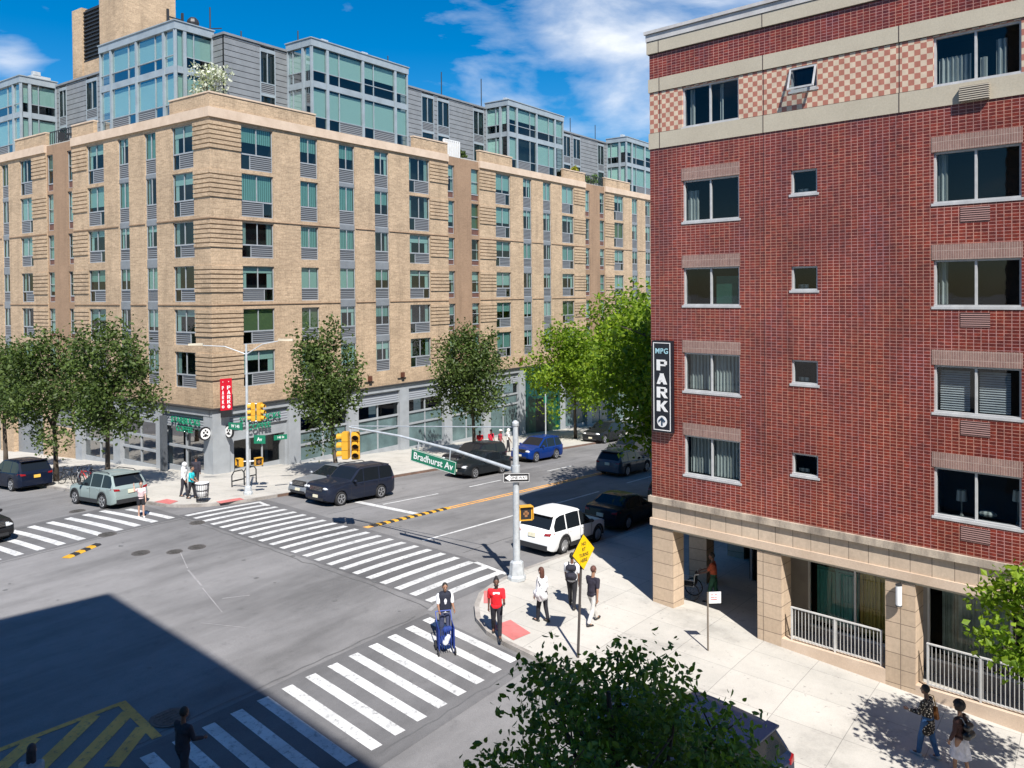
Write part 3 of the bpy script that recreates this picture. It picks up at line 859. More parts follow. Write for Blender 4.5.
cand.sort(key=lambda c: -c[0])
mg = Merge()
inv = Matrix.Translation(-Vector(APT.location))
for i, (sc, kind, w, h, style, loc, rz) in enumerate(cand):
    w = {'wide': 2.4, 'narrow': 1.5, 'small': 1.0}[kind] if False else w
    if i < 98:
        o = place_window(APT, kind, w, h, style, loc, rz); o.matrix_parent_inverse = inv
    else:
        p = window_parts(kind, w, h, style)['mbs'] if 'mbs' in window_parts(kind, w, h, style) else None
        mg.add([(p[0], M['light_metal']), (p[1], M['glass_teal']), (p[2], M['louver'] if kind != 'small' else M['brown_panel']), (p[3], p[5]), (p[4], M['interior'])], loc, rz)
o = mg.build('far_windows', APT); o.matrix_parent_inverse = inv

# ------------------------------------------------------------------ penthouses
def glassbox(x0, x1, y0, y1, z0, z1, bays, faces, seed):
    """steel and glass pavilion; bays = list of widths on the long face; faces: 'A' long side on the avenue, 'L' long side on the side street"""
    r = random.Random(seed)
    ro = thing_part = None
    fr = MB(); pn = MB(); bl = MB(); gr = MB(); ins = MB()
    zm = z0 + (z1 - .45 - z0) * .50 + .25
    fr.box(x0 - .08, x1 + .05, y0 - .08, y1 + .05, z1 - .5, z1)                     # roof fascia
    fr.box(x0 - .14, x1 + .1, y0 - .14, y1 + .1, z1, z1 + .07)
    zt = z1 - .5
    def face(P, u0, u1, splits):
        """one glazed face: P maps (u, depth, z)"""
        fr.pbox(P, u0, u1, 0, .14, zm - .22, zm + .22)
        us = [u0]
        for s in splits: us.append(us[-1] + s)
        us[-1] = u1
        for u in us: fr.pbox(P, max(u0, u - .11), min(u1, u + .11) if u < u1 else u1, -.05, .16, z0, zt)
        for a, b in zip(us[:-1], us[1:]):
            m = a + (b - a) * (.33 if r.random() < .5 else .67) if b - a > 1.6 else None
            for za, zb in ((z0, zm - .22), (zm + .22, zt)):
                if m: fr.pbox(P, m - .03, m + .03, .03, .11, za, zb)
                zr = za + (zb - za) * .30
                if b - a > 1.2: fr.pbox(P, a + .1, b - .1, .02, .1, zr - .03, zr + .03)
                pn.quad(P(a + .1, .08, za), P(b - .1, .08, za), P(b - .1, .08, zb), P(a + .1, .08, zb))
                q = r.random()
                lo = zr + .06 if q < .7 else (za + (zb - za) * .5 if q < .85 else za + .02)
                if not (za == z0 and q > .9): bl.quad(P(a + .1, .17, lo), P(b - .1, .17, lo), P(b - .1, .17, zb - .12), P(a + .1, .17, zb - .12))
                if za == z0 and b - a > 1.6:
                    c, e = (a + .12, m - .03) if (m - a) > (b - m) else (m + .03, b - .12)
                    gr.pbox(P, c, e, .04, .075, za + .04, zr - .03)
        
    if 'A' in faces:
        face(lambda u, d, z: (u, y0 + d, z), x0, x1, faces['A'])
    if 'L' in faces:
        face(lambda u, d, z: (x0 + d, u, z), y0, y1, faces['L'])
    if 'E' in faces:
        face(lambda u, d, z: (x1 - d, u, z), y0, y1, faces['E'])
    ins.box(x0 + .75, x1 - .02, y0 + .75, y1 - .02, z0, zt)
    o = apart('glass_penthouse', fr, M['steel_blue'])
    pn.build('pane', M['glass_teal'], o); bl.build('blind', M['blind_white'], o); [q.build('grille', M['louver'], o) for q in split(gr)]; ins.build('room_core', M['interior'], o)
    return o
glassbox(38.6, 48.35, 45.0, 47.6, 21.6, 27.88, 0, {'A': [1.45, 3.45, 3.45, 1.4], 'L': [.9, 1.7]}, 3)
glassbox(61.9, 71.45, 45.0, 47.6, 21.6, 27.88, 0, {'A': [1.4, 3.3, 3.3, 1.5], 'L': [.9, 1.7]}, 5)
glassbox(85.1, 94.6, 45.0, 47.6, 21.6, 27.88, 0, {'A': [1.4, 3.3, 3.3, 1.5], 'L': [.9, 1.7]}, 6)
glassbox(30.62, 33.42, 48.88, 58.25, 21.6, 27.78, 0, {'L': [1.3, 3.3, 3.3, 1.4], 'A': [.7, 2.1]}, 8)
glassbox(30.62, 33.42, 70.6, 80.2, 21.6, 27.72, 0, {'L': [1.3, 3.3, 3.4, 1.4], 'A': [.7, 2.1]}, 9)
# boarded walls set back behind the terraces
sd_ = MB(); jt = MB()
def boarded(P, u0, u1, wins):
    z = 21.6
    ops = [(a, b, 21.7, 27.05) for a, b in wins]
    while z < 27.2:
        zt = min(z + .40, 27.35); c = u0
        for a, b, _, _ in sorted(ops) + [(u1, u1, 0, 0)]:
            if a > c: sd_.pbox(P, c, a, 0, .06, z, zt - .045); jt.pbox(P, c, a, .035, .075, zt - .06, zt + .01)
            c = b
        z += .40
    jt.pbox(P, u0, u1, .08, .2, 21.5, 27.3)
PSA = lambda u, d, z: (u, 47.58 + d, z); PSL = lambda u, d, z: (33.40 + d, u, z)
WA = [(36.3, 37.45), (52.9, 54.35), (54.95, 56.4), (60.0, 61.45), (75.6, 76.9), (77.6, 79.0), (83.0, 84.3)]
WL = [(64.05, 65.6), (68.95, 70.0)]
boarded(PSA, 33.4, 98, WA); boarded(PSL, 47.66, 81, WL)
apart('siding_wall', sd_, M['siding']); apart('siding_backing', jt, M['dark_metal'])
rfp = MB(); rfp.box(33.3, 98, 47.5, 58, 27.35, 27.5); rfp.box(33.3, 44, 57.9, 81, 27.35, 27.502)
apart('upper_roof', rfp, M['siding'], key=True)
for P, ws, rz in ((PSA, WA, 0), (PSL, WL, -pi / 2)):
    for a, b in ws:
        fr = MB(); pn = MB(); bl = MB(); pa = MB(); w = b - a
        fr.box(-.08, 0, -.03, .12, 0, 5.45); fr.box(w, w + .08, -.03, .12, 0, 5.45); fr.box(0, w, -.03, .12, 5.2, 5.45); fr.box(0, w, -.02, .1, 2.15, 2.35); fr.box(w / 2 - .03, w / 2 + .03, 0, .08, 3.1, 5.2)
        fr.box(0, w, 0, .1, 3.02, 3.1)
        pa.box(0, w, .02, .08, 2.35, 3.02)
        pn.quad((0, .06, 3.1), (w, .06, 3.1), (w, .06, 5.2), (0, .06, 5.2)); pn.quad((0, .06, 0), (w, .06, 0), (w, .06, 2.15), (0, .06, 2.15))
        bl.quad((0, .1, 3.3), (w * .55, .1, 3.3), (w * .55, .1, 5.2), (0, .1, 5.2))
        o = fr.build('siding_window', M['steel_blue'], APT); p = P(a if P is PSA else b, 0, 21.7); o.location = p; o.rotation_euler = (0, 0, rz); o.matrix_parent_inverse = inv
        pn.build('pane', M['glass_teal'], o); bl.build('blind', M['blind_white'], o); pa.build('grille', M['louver'], o)
# brick stair and lift tower with louvre bay
tw = MB(); tw.box(34.55, 38.95, 62.0, 65.7, 21.5, 37.5); tw.box(34.7, 40, 65.7, 68.6, 21.5, 29.3); tw.box(34.6, 40, 68.62, 70.2, 21.5, 33.85)
tw.box(39.0, 44, 62.4, 66, 21.5, 32.2)
apart('roof_tower', tw, M['tan_brick'], key=True)
lv = MB(); lv.box(34.9, 39.5, 65.7, 68.62, 29.3, 33.7)
for i in range(14): lv.box(34.72, 34.9, 65.75, 68.6, 29.35 + i * .31, 29.45 + i * .31)
apart('louvre_bay', lv, M['dark_metal'])
# ladder frame beside the tower
ld = MB()
for x in (38.0, 39.3): ld.bar((x, 61.6, 28), (x, 61.6, 33.2), .16)
for z in (29.8, 31.2, 32.6): ld.bar((38.0, 61.6, z), (39.3, 61.6, z), .1)
ld.bar((39.4, 61.6, 31.5), (43, 61.6, 32.4), .1); ld.bar((39.4, 61.6, 31.9), (43, 61.6, 32.9), .08); ld.ball((40.2, 61.5, 32.6), .5)
apart('roof_ladder_frame', ld, M['dark_metal'])
for x, z in ((34.0, 29.8), (41.6, 30.1), (51.3, 30.4), (58.3, 30.5), (64.3, 31.1), (70.9, 28.9), (80.9, 30), (86.6, 30.1), (36.5, 28.8)):
    a = MB(); a.tube([(x, 50, 27.4), (x, 50, z)], .05, 6); a.tube([(x, 50, 27.4), (x, 50, 28.1)], .09, 6); apart('roof_antenna', a, M['dark_metal'])
for x, y in ((63.2, 46.3), (86.5, 46.3), (40.5, 46.2), (31.9, 71.5), (44.5, 46.2)):
    a = MB(); a.box(x, x + 1.5, y, y + .9, 27.9, 28.25); a.box(x + .1, x + .7, y - .02, y + .3, 28.25, 28.55); apart('roof_unit', a, M['galv'])
# ================================================================== shop level of the tan building
sf = MB(); gl = MB(); ins = MB(); cor = MB(); sh = MB(); lowp = MB()
PIA = [35.65, 41.0, 46.35, 51.6, 56.9, 62.3, 69.3, 74.6, 79.9, 85.2, 90.5, 95.8]
PIL = [49.6, 54.95, 60.2]
def shop(P, u0, u1, door=False, kind=0):
    """one shop bay between piers"""
    g = lambda u: gz(*P(u, 0, 0)[:2]) + KERB
    zb = min(g(u0), g(u1)) - .1; base = max(g(u0), g(u1))
    cor.quad(P(u0, -.12, 1.72), P(u1, -.12, 1.72), P(u1, -.02, 2.55), P(u0, -.02, 2.55))
    sf.pbox(P, u0, u1, -.14, .1, 1.62, 1.72)
    if door:
        sf.pbox(P, u0, u1, .0, .2, .82, 1.62)
        sf.pbox(P, u0, u0 + .45, .0, .25, base - .3, .82)
        for q in (.12, .45, .66): sf.pbox(P, u0 + (u1 - u0) * q - .05, u0 + (u1 - u0) * q + .05, .55, .66, zb, .82)
        sf.pbox(P, u1 - .15, u1, .0, .7, zb, .82)
        sf.pbox(P, u0 + .45, u1 - .1, .55, .66, .68, .82); sf.pbox(P, u0 + .45, u1 - .1, .55, .66, zb, base - .02)
        gl.quad(P(u0 + .45, .6, zb), P(u1, .6, zb), P(u1, .6, .7), P(u0 + .45, .6, .7))
    else:
        zs = [1.62, .62, -.28] if kind != 2 else [1.62, .35]
        for z in zs[1:]:
            if z > base + .25: sf.pbox(P, u0, u1, -.05, .12, z - .07, z + .07)
        for q in (1 / 2,) if u1 - u0 < 5 else (1 / 3, 2 / 3):
            m = u0 + (u1 - u0) * q; sf.pbox(P, m - .06, m + .06, .0, .14, zb, 1.62)
        sf.pbox(P, u0, u1, -.02, .14, zb, base + .12)
        gl.quad(P(u0, .07, zb), P(u1, .07, zb), P(u1, .07, 1.62), P(u0, .07, 1.62))
        if kind == 1:
            lowp.quad(P(u0, .05, base + .1), P(u1, .05, base + .1), P(u1, .05, -.35 if base < -1.2 else .2), P(u0, .05, -.35 if base < -1.2 else .2))
            lowp.quad(P(u0 + .1, .05, -.2), P(u1 - .1, .05, -.2), P(u1 - .1, .05, .52), P(u0 + .1, .05, .52))
    r = random.Random(int(u0 * 10))
    for i in range(5):                               # goods, shelves and people-sized shapes inside
        a = u0 + r.random() * (u1 - u0 - 1); w = .4 + r.random() * .9; z1 = base + .6 + r.random() * 1.5
        sh.pbox(P, a, a + w, 1.2 + r.random() * 1.2, 2.6, zb, z1)
    ins.pbox(P, u0, u1, 3.2, 3.3, zb, 1.7)
def pier(P, u0, u1, d0=-.25, d1=.5, zt=2.55):
    zb = min(gz(*P(u0, 0, 0)[:2]), gz(*P(u1, 0, 0)[:2]))
    sf.pbox(P, u0, u1, d0, d1, zb, zt)
c = X0 + 1.0
for i, u in enumerate(PIA):
    if u != 69.3 and u != 62.3: shop(PA, c, u, door=(i == 0), kind=1 if i else 0)
    if u == 62.3: shop(PA, c, u, kind=1)
    pier(PA, u, u + 1.0); c = u + 1.0
shop(PA, c, AVEND, kind=1)
c = Y0 + .75
for u in PIL: shop(PL, c, u, kind=2 if u < 50 else 0); pier(PL, u, u + .9); c = u + .9
# corner pier
sf.box(X0 - .22, X0 + .98, Y0 - .25, Y0 + .7, gz(X0, Y0) - .1, 2.55)
# steel fascia above the shops
for P, u0, u1 in ((PA, X0 - .25, AVEND), (PL, Y0 + .001, 61.2)):
    sf.pbox(P, u0, u1, -.25, .05, 2.55, 2.93)
lg = MB()
for P, u0, u1 in ((PA, X0 - .4, AVEND), (PL, Y0 + .002, 61.2)): lg.pbox(P, u0, u1, -.4, .0, 2.93, 3.02)
# floor slab over the shops keeps the light out
ins.box(X0 + .3, AVEND, Y0 + .3, Y0 + 3.4, 1.75, 1.85); ins.box(X0 + .3, X0 + 3.4, Y0 + 3.4, LFEND, 1.75, 1.85)
def _bk(c): return ('a', int((c[0] - 30) / 5.35)) if c[1] < Y0 + .68 else ('l', int((c[1] - 44) / 5.35))
apart('shopfront_frame', sf, M['light_metal'], key=_bk); apart('shop_glass', gl, M['glass_shop'], key=True); apart('shop_interior', ins, M['interior'], key=True)
apart('corrugated_awning', cor, M['corrugated'], key=True); apart('shop_goods', sh, paint((.10, .095, .09), .8, 0, .6, 1.5), key=_bk); apart('shop_ledge', lg, M['dark_metal'], key=True)
apart('shop_lower_panel', lowp, paint((.10, .155, .16), .25, 0, .25, .8), key=_bk)
# brick ground floor further along the side street
bg_ = MB(); wall(bg_, PL, 61.1, LFEND, -5, ZB, [(62.0, 65.2, .1, 1.9), (66.6, 71.6, -2.8, 1.2), (74, 78, -2.8, 1.2)], .4)
apart('ground_floor_brick', bg_, M['tan_brick'])
gi = MB(); gi.box(X0 + .35, X0 + .45, 61.1, LFEND, -5, ZB); apart('ground_floor_shutters', gi, M['panel'])
# green shop
gs = MB(); gs.box(63.35, 69.25, Y0 - .35, Y0 + .0, -.2, 2.75); gs.box(63.3, 63.75, Y0 - .3, Y0 + .1, -3.6, -.2); gs.box(68.9, 69.25, Y0 - .3, Y0 + .1, -4.0, -.2)
o = apart('green_shopfront', gs, paint((.0, .055, .045), .5, 0, .1, 2))
gp = MB(); gp.box(63.76, 65.2, Y0 - .12, Y0 - .02, -3.6, -.2); gp.box(67.2, 68.9, Y0 - .12, Y0 - .02, -3.9, -.2); [q.build('green_panel', paint((.01, .07, .03), .5), o) for q in split(gp)]
gd = MB(); gd.box(65.2, 67.2, Y0 - .08, Y0 + .3, -4, -.2); gd.build('doorway', M['black'], o)
t_ = meshobj('lettering', text_mesh('AVAVE', .75, M['white'], .02, .012), o); t_.location = (67.3, Y0 - .38, 1.0)
t_ = meshobj('lettering', text_mesh('V', .75, paint((.6, .05, .05), .5), .022, .012), o); t_.location = (66.75, Y0 - .40, 1.0)
# coffee shop sign, both sides of the corner
for P, loc, rz in (('A', (33.4, Y0 - .27, 2.05), 0), ('L', (X0 - .27, 47.1, 2.05), -pi / 2)):
    o = bpy.data.objects.new('shop_sign', text_mesh('STARBUCKS', .56, paint((.01, .22, .12), .5), .03, .004, 1.05)); COL.objects.link(o); o.parent = APT; o.matrix_parent_inverse = inv
    o.location = loc; o.rotation_euler = (0, 0, rz)
    t_ = meshobj('lettering', text_mesh('COFFEE', .50, paint((.01, .22, .12), .5), .03, .004, 1.05), o); t_.location = (-.1, 0, -.52)
# round blade signs on the corner pier
for loc, ax, lab in (((X0 - .55, Y0 + .05, 1.55), 'y', 'round white and black blade sign on the side-street edge of the grey corner pier'), ((X0 + .75, Y0 - .55, 1.55), 'x', 'round white and black blade sign on the avenue edge of the grey corner pier')):
    t = thing('round_sign', lab, 'sign', loc, 0, 'round blade signs at the corner shop')
    a = MB(); a.lathe((0, 0, 0), [(.42, -.05), (.42, .05)], 20, 'x' if ax == 'x' else 'y'); a.build('rim_disc', M['black'], t)
    a = MB(); a.lathe((0, 0, 0), [(.33, -.06), (.33, .06)], 20, 'x' if ax == 'x' else 'y'); a.build('face_disc', M['white'], t)
    a = MB()
    for px, pz, rr in ((-.12, .08, .07), (.12, .08, .07), (0, -.1, .1), (0, .2, .06), (-.14, -.14, .05), (.14, -.14, .05)):
        a.lathe((0, px, pz) if ax == 'x' else (px, 0, pz), [(rr, -.07), (rr, .07)], 8, 'x' if ax == 'x' else 'y')
    a.build('emblem', M['black'], t)
# red parking blade signs
t = thing('parking_blade_sign', 'red two-sided vertical PARK blade sign above the grey corner pier', 'sign', (X0 + .42, Y0 - .62, 2.92))
a = MB(); a.prism([(-.52, -.05), (-.05, -.52), (.08, -.38), (-.38, .08)], 0, 2.45); 
rd = paint((.50, .006, .022), .45, 0, .05, 3)
a = MB(); a.hexa([(-.75, .18, 0), (-.02, -.42, 0), (.05, -.3, 0), (-.68, .3, 0), (-.75, .18, 2.5), (-.02, -.42, 2.5), (.05, -.3, 2.5), (-.68, .3, 2.5)])
a = MB(); a.box(-.45, .0, -.08, .0, 0, 2.5); a.box(.0, .62, -.10, -.02, 0, 2.5); a.build('panel', rd, t)
a = MB(); a.box(-.42, .6, -.07, .0, -.55, 0); a.box(-.1, .6, .0, .5, -.5, -.35); a.box(-.1, .6, .0, .5, 2.2, 2.3); a.build('bracket', M['black'], t)
for x, s, w in ((-.22, .34, .8), (.31, .46, 1.)):
    q = MB()
    for i, ch in enumerate('PARK'): block_letter(q, ch, x - (.15 if x > 0 else .085), -.095 if x < 0 else -.115, 1.63 - i * .37, .29, .30 if x > 0 else .17, .32, .008)
    q.build('lettering', M['white'], t)
    q = MB(); q.lathe((x, -.10, .28), [(w * .14, -.02), (w * .14, .02)], 14, 'y'); q.lathe((x, -.105, 2.25), [(.035, -.015), (.035, .015)], 8, 'y'); q.build('arrow_disc', M['white'], t)
    q = MB(); q.box(x - .015, x + .015, -.127, -.121, .20, .33); q.bar((x - .05, -.124, .29), (x, -.124, .35), .02, .006); q.bar((x + .05, -.124, .29), (x, -.124, .35), .02, .008); q.build('arrow', rd, t)
t.rotation_euler = (0, 0, radians(-12)); t.scale = (.68, .68, .78)
# grey post with lamps in front of the side-street shop window
t = thing('security_post', 'tall dark grey steel post with small lamps on top beside the coffee shop window', 'post', (29.35, 48.75, sw(29.35, 48.75)))
a = MB(); a.box(-.16, .16, -.16, .16, 0, 3.55); a.build('post', paint((.10, .11, .125), .5, .2), t)
a = MB(); a.tube([(0, 0, 3.55), (0, 0, 4.5)], .05); a.bar((-.3, 0, 4.3), (.35, -.1, 4.2), .07); a.box(-.12, .12, -.1, .1, 4.45, 4.65); a.box(-.1, .1, -.12, .12, 3.9, 4.1); a.build('lamp_head', M['black'], t)
# small wall lights above the shops
for x, lab in ((43.3, 'small brown floodlight on the tan wall left of the one by the wide window'), (46.8, 'small brown floodlight on the tan wall right of the wide window pier'), (62.8, 'small brown floodlight on the tan wall left above the green shop'), (66.1, 'small brown floodlight on the tan wall right above the green shop')):
    t = thing('wall_floodlight', lab, 'light', (x, Y0, 3.45), 0, 'floodlights on the tan wall')
    a = MB(); a.box(-.45, .45, -.08, 0, -.05, 0); a.build('bracket', M['dark_metal'], t)
    a = MB(); a.box(-.13, .13, -.25, -.04, .05, .42); a.build('lamp_housing', paint((.10, .035, .02), .5), t)

# terrace planting, railings, furniture
FINE = False
def leafcloud(mb, c, rad, n, size, rnd, up=.3, shell=.0, elong=1.5):
    """leaf-sized faces through an ellipsoid"""
    for _ in range(n):
        while True:
            p = Vector((rnd.uniform(-1, 1), rnd.uniform(-1, 1), rnd.uniform(-1, 1)))
            l = p.length
            if shell < l <= 1: break
        p = Vector((c[0] + p.x * rad[0], c[1] + p.y * rad[1], c[2] + p.z * rad[2]))
        leaf(mb, p, size * rnd.uniform(.6, 1.35), rnd, up, elong)
def leaf(mb, p, s, rnd, up=.3, elong=1.5):
    n = Vector((rnd.gauss(0, 1), rnd.gauss(0, 1), rnd.gauss(0, 1) + up)).normalized()
    a = n.orthogonal().normalized(); a.rotate(Matrix.Rotation(rnd.uniform(0, 6.28), 3, n)); b = n.cross(a)
    l = s * elong / 2; w = s / 2
    m = n * (-.12 * s)
    if FINE:
        k = a * l
        mb.f.append(tuple(range(len(mb.v), len(mb.v) + 4))); mb.m.append(mb.cur); n0 = len(mb.v)
        mb.v += [tuple(q) for q in (p - k, p - k * .45 + b * w * .8 + m, p + k * .25 + b * w * .75 + m, p + k, p + k * .25 - b * w * .75 + m, p - k * .45 - b * w * .8 + m)]
        mb.f.append((n0, n0 + 3, n0 + 4, n0 + 5)); mb.m.append(mb.cur)
    else: mb.quad(p - a * l, p - a * l * .1 + b * w + m, p + a * l, p - a * l * .1 - b * w + m)
def bush(name, lab, loc, rad, n, size, mat, seed, cat='plant', group=None, stems=5):
    rnd = random.Random(seed); t = thing(name, lab, cat, loc, 0, group)
    mb = MB()
    for i in range(max(3, n // 60)):
        a = rnd.uniform(0, 6.28); q = rnd.random() ** .5 * .75
        c = (cos(a) * rad[0] * q, sin(a) * rad[1] * q, rad[2] * rnd.uniform(.35, 1.5))
        leafcloud(mb, c, (rad[0] * .35, rad[1] * .35, rad[2] * .35), 60, size, rnd)
    mb.build('foliage', mat, t)
    st = MB()
    for i in range(stems):
        a = rnd.uniform(0, 6.28); st.tube([(0, 0, 0), (cos(a) * rad[0] * .3, sin(a) * rad[1] * .3, rad[2] * .7), (cos(a) * rad[0] * .6, sin(a) * rad[1] * .6, rad[2] * 1.5)], [.03, .02, .008], 5)
    st.build('stem', M['bark'], t)
    return t
bush('flowering_tree', 'white blossoming small tree on the corner roof terrace', (31.9, 46.9, 21.56), (1.35, 1.35, 2.0), 1100, .15, M['blossom'], 4, 'tree', stems=9)
bush('terrace_shrub', 'yellow green shrub on the roof terrace beside the second glass penthouse', (74.2, 45.5, 21.56), (1.1, .8, .95), 420, .2, M['leaf_yellow'], 5)
bush('terrace_shrub', 'brownish red shrub left of the yellow shrub on the terrace', (72.3, 45.7, 21.56), (.8, .6, .9), 260, .18, leaf_mat('leaf_bronze', (.06, .04, .02), (.14, .09, .05)), 6)
bush('terrace_shrub', 'low green hedge plants in the planter over the first brown bay', (54.9, 45.3, 21.5), (1.6, .5, .45), 420, .15, M['leaf'], 7)
bush('terrace_shrub', 'dark leafy plants in the planter over the second brown bay', (77.3, 45.3, 21.5), (1.7, .5, .75), 420, .15, M['leaf_dark'], 8)
def terrace_rail(name, lab, a, b, z, n, h=1.0, mat=None, w=.05):
    t = thing(name, lab, 'railing', (a[0], a[1], z)); mb = MB(); d = Vector((b[0] - a[0], b[1] - a[1], 0))
    for i in range(n + 1):
        p = d * (i / n); mb.box(p.x - w / 2, p.x + w / 2, p.y - w / 2, p.y + w / 2, 0, h)
    mb.build('baluster', mat or M['white_frame'], t)
    mb = MB(); mb.bar((0, 0, h), (d.x, d.y, h), .07); mb.build('top_rail', mat or M['white_frame'], t)
terrace_rail('terrace_railing', 'white slatted screen on the terrace over the first brown bay', (52.4, 44.75), (54.4, 44.75), 21.5, 8, 1.35, None, .12)
terrace_rail('terrace_railing', 'dark railing on the terrace over the second brown bay', (75.0, 44.7), (79.0, 44.7), 21.5, 12, .9, M['dark_metal'])
terrace_rail('terrace_railing', 'dark railing on the side-street terrace over the brown bay', (30.4, 61.5), (30.4, 65.3), 21.5, 12, 1.0, M['dark_metal'])
t = thing('terrace_table', 'dark garden table and chairs set on the side-street roof terrace', 'table', (31.4, 63.6, 21.56))
a = MB(); a.lathe((0, 0, .72), [(.6, 0), (.6, .05)], 14); a.build('tabletop', M['dark_metal'], t)
for sx in (-.4, .4):
    for sy in (-.4, .4):
        a = MB(); a.tube([(sx, sy, 0), (sx * .8, sy * .8, .73)], .03, 6); a.build('leg', M['dark_metal'], t)
for i, (x, y) in enumerate(((31.2, 62.3), (31.2, 64.9))):
    t = thing('terrace_chair', ('dark garden chair right of the terrace table', 'dark garden chair left of the terrace table')[i], 'chair', (x, y, 21.56), 0, 'garden chairs on the terrace')
    a = MB(); a.box(-.25, .25, -.25, .25, .42, .47); a.build('seat', M['dark_metal'], t)
    a = MB(); a.box(-.25, .25, .2 if i else -.25, .25 if i else -.2, .47, 1.05); a.build('backrest', M['dark_metal'], t)
    for sx in (-.22, .22):
        for sy in (-.22, .22):
            a = MB(); a.tube([(sx, sy, 0), (sx, sy, .43)], .02, 5); a.build('leg', M['dark_metal'], t)

# ================================================================== the red brick building
DR = radians(7.193764); GX, GY = 25.30, 12.49
RED = thing('brick_building', 'dark red glazed brick apartment building with checkered top band and stone arcade', 'building', (GX, GY, 0), -DR)
PR = lambda s, d, z: (d, -s, z)                       # s along the street face, d into the building
SE = 17.0                                             # end of the face
def rpart(name, mb, mats, parent=RED, key=None, **kw):
    if key is not None:
        for m in split(mb, None if key is True else key): m.build(name, mats, parent, **kw)
        return
    return mb.build(name, mats, parent, **kw)
WIDE = [(1.26, 3.26), (13.2, 15.2)]; SMALL = [(4.93, 5.73)]; RIGHT = [(8.85, 10.87)]
FL = [(15.30, 16.63), (12.22, 13.60), (9.50, 10.76), (6.70, 7.99), (3.95, 5.28)]
def small_z(i): t = FL[i][1]; return (t - (.80 if i else .78), t - .06 if i < 4 else t - .12)
brk = MB(); chk = MB(); sold = MB(); och = MB(); led = MB()
ops = []
for i, (z0, z1) in enumerate(FL):
    for a, b in WIDE + RIGHT: ops.append((a, b, z0, z1))
    for a, b in SMALL: ops.append((a, b, *small_z(i)))
wall(brk, PR, 0, SE, 3.07, 14.78, [o for o in ops if o[3] < 14.7], .20)
wall(chk, PR, 0, SE, 15.32, 16.66, [(a, b, max(c, 15.32), min(d, 16.66)) for a, b, c, d in ops if d > 14.7], .20)
wall(brk, PR, 0, SE, 17.12, 17.93, [], .1)
def band(mb, z0, z1, pr, d0=.25):
    mb.pbox(PR, -pr, SE, -pr, d0, z0, z1)
band(och, 14.78, 15.30, .03); band(och, 16.68, 17.12, .035); band(och, 17.96, 18.36, .07)
sold2 = [(a, b, z1, z1 + .40) for i, (z0, z1) in enumerate(FL) if i for a, b in WIDE + RIGHT]
for a, b, c, d in sold2: sold.pbox(PR, a - .04, b + .03, -.012, .06, c, d)
# avenue side (out of the photograph but real)
AVD = radians(9.5)                                    # the avenue side opens a little
PV = lambda u, d, z: (u * cos(AVD) + d * sin(AVD), u * sin(AVD) - d * cos(AVD), z)
UE = 34.0
ops2 = [(a, a + 1.9, z0, z1) for z0, z1 in FL for a in (3, 9, 15, 21, 27)]
wall(brk, PV, 0, UE, 3.07, 14.78, [o for o in ops2 if o[3] < 14.7], .2); wall(chk, PV, 0, UE, 15.32, 16.66, [(a, b, max(c, 15.32), min(d, 16.66)) for a, b, c, d in ops2 if d > 14.7], .2); wall(brk, PV, 0, UE, 17.12, 17.93, [], .1)
och.pbox(PV, 0.0, UE, -.03, .25, 14.781, 15.301); och.pbox(PV, 0.0, UE, -.035, .25, 16.681, 17.121); och.pbox(PV, 0.0, UE, -.07, .25, 17.961, 18.361)
# back and far ends, roof slab
brk.quad(PR(SE, 0, -3), PR(SE, 30, -3), PR(SE, 30, 18), PR(SE, 0, 18))
e1 = PV(UE, 0, 0); e2 = PR(SE, 30, 0)
brk.quad((e1[0], e1[1], -4), (e2[0], e2[1], -4), (e2[0], e2[1], 18), (e1[0], e1[1], 18))
rpart('glazed_brick_wall', brk, M['red_brick']); rpart('checkered_band', chk, M['checker']); rpart('soldier_lintel', sold, M['soldier_brick'], key=True); rpart('ochre_band', och, M['ochre_band'], key=True)
a = MB()
for z0, z1, pr in ((18.38, 18.60, .09), (18.62, 18.72, .14)):
    a.pbox(PR, -pr, SE, -pr, .35, z0, z1); a.pbox(PV, 0, UE, -pr, .35, z0 + .001, z1 + .001)
rpart('parapet_coping', a, M['coping'], key=True)
a = MB(); a.pbox(PR, -.03, SE, -.02, .3, 17.93, 17.96); a.pbox(PR, -.05, SE, -.04, .3, 18.36, 18.38)
a.pbox(PR, 0, SE, -.004, .01, 15.3, 15.318)
for s in (.40, 4.08, 8.0, 12.1):
    for z0, z1, q in ((14.78, 15.30, .034), (15.32, 16.66, .004), (16.68, 17.12, .039), (17.96, 18.36, .074), (3.07, 14.78, .004)):
        if z0 == 3.07 and s != 4.08: continue
        a.pbox(PR, s - (.012 if z0 > 3.1 else .006), s + (.012 if z0 > 3.1 else .006), -q, 0, z0, z1)
rpart('expansion_joint', a, paint((.05, .03, .03), .8), key=True)
a = MB(); a.prism([(.3, .0), (e1[0], e1[1] - .3), (e2[0] - .3, e2[1] + .3), (.3, -SE + .3)], 17.6, 17.8); rpart('roof', a, M['coping'])
a = MB(); a.prism([(.95, .1), (e1[0] - .4, e1[1] - 1.0), (e2[0] - .5, e2[1] + .5), (.95, -SE + .3)], 2.3, 17.4); rpart('room_core', a, M['interior'])

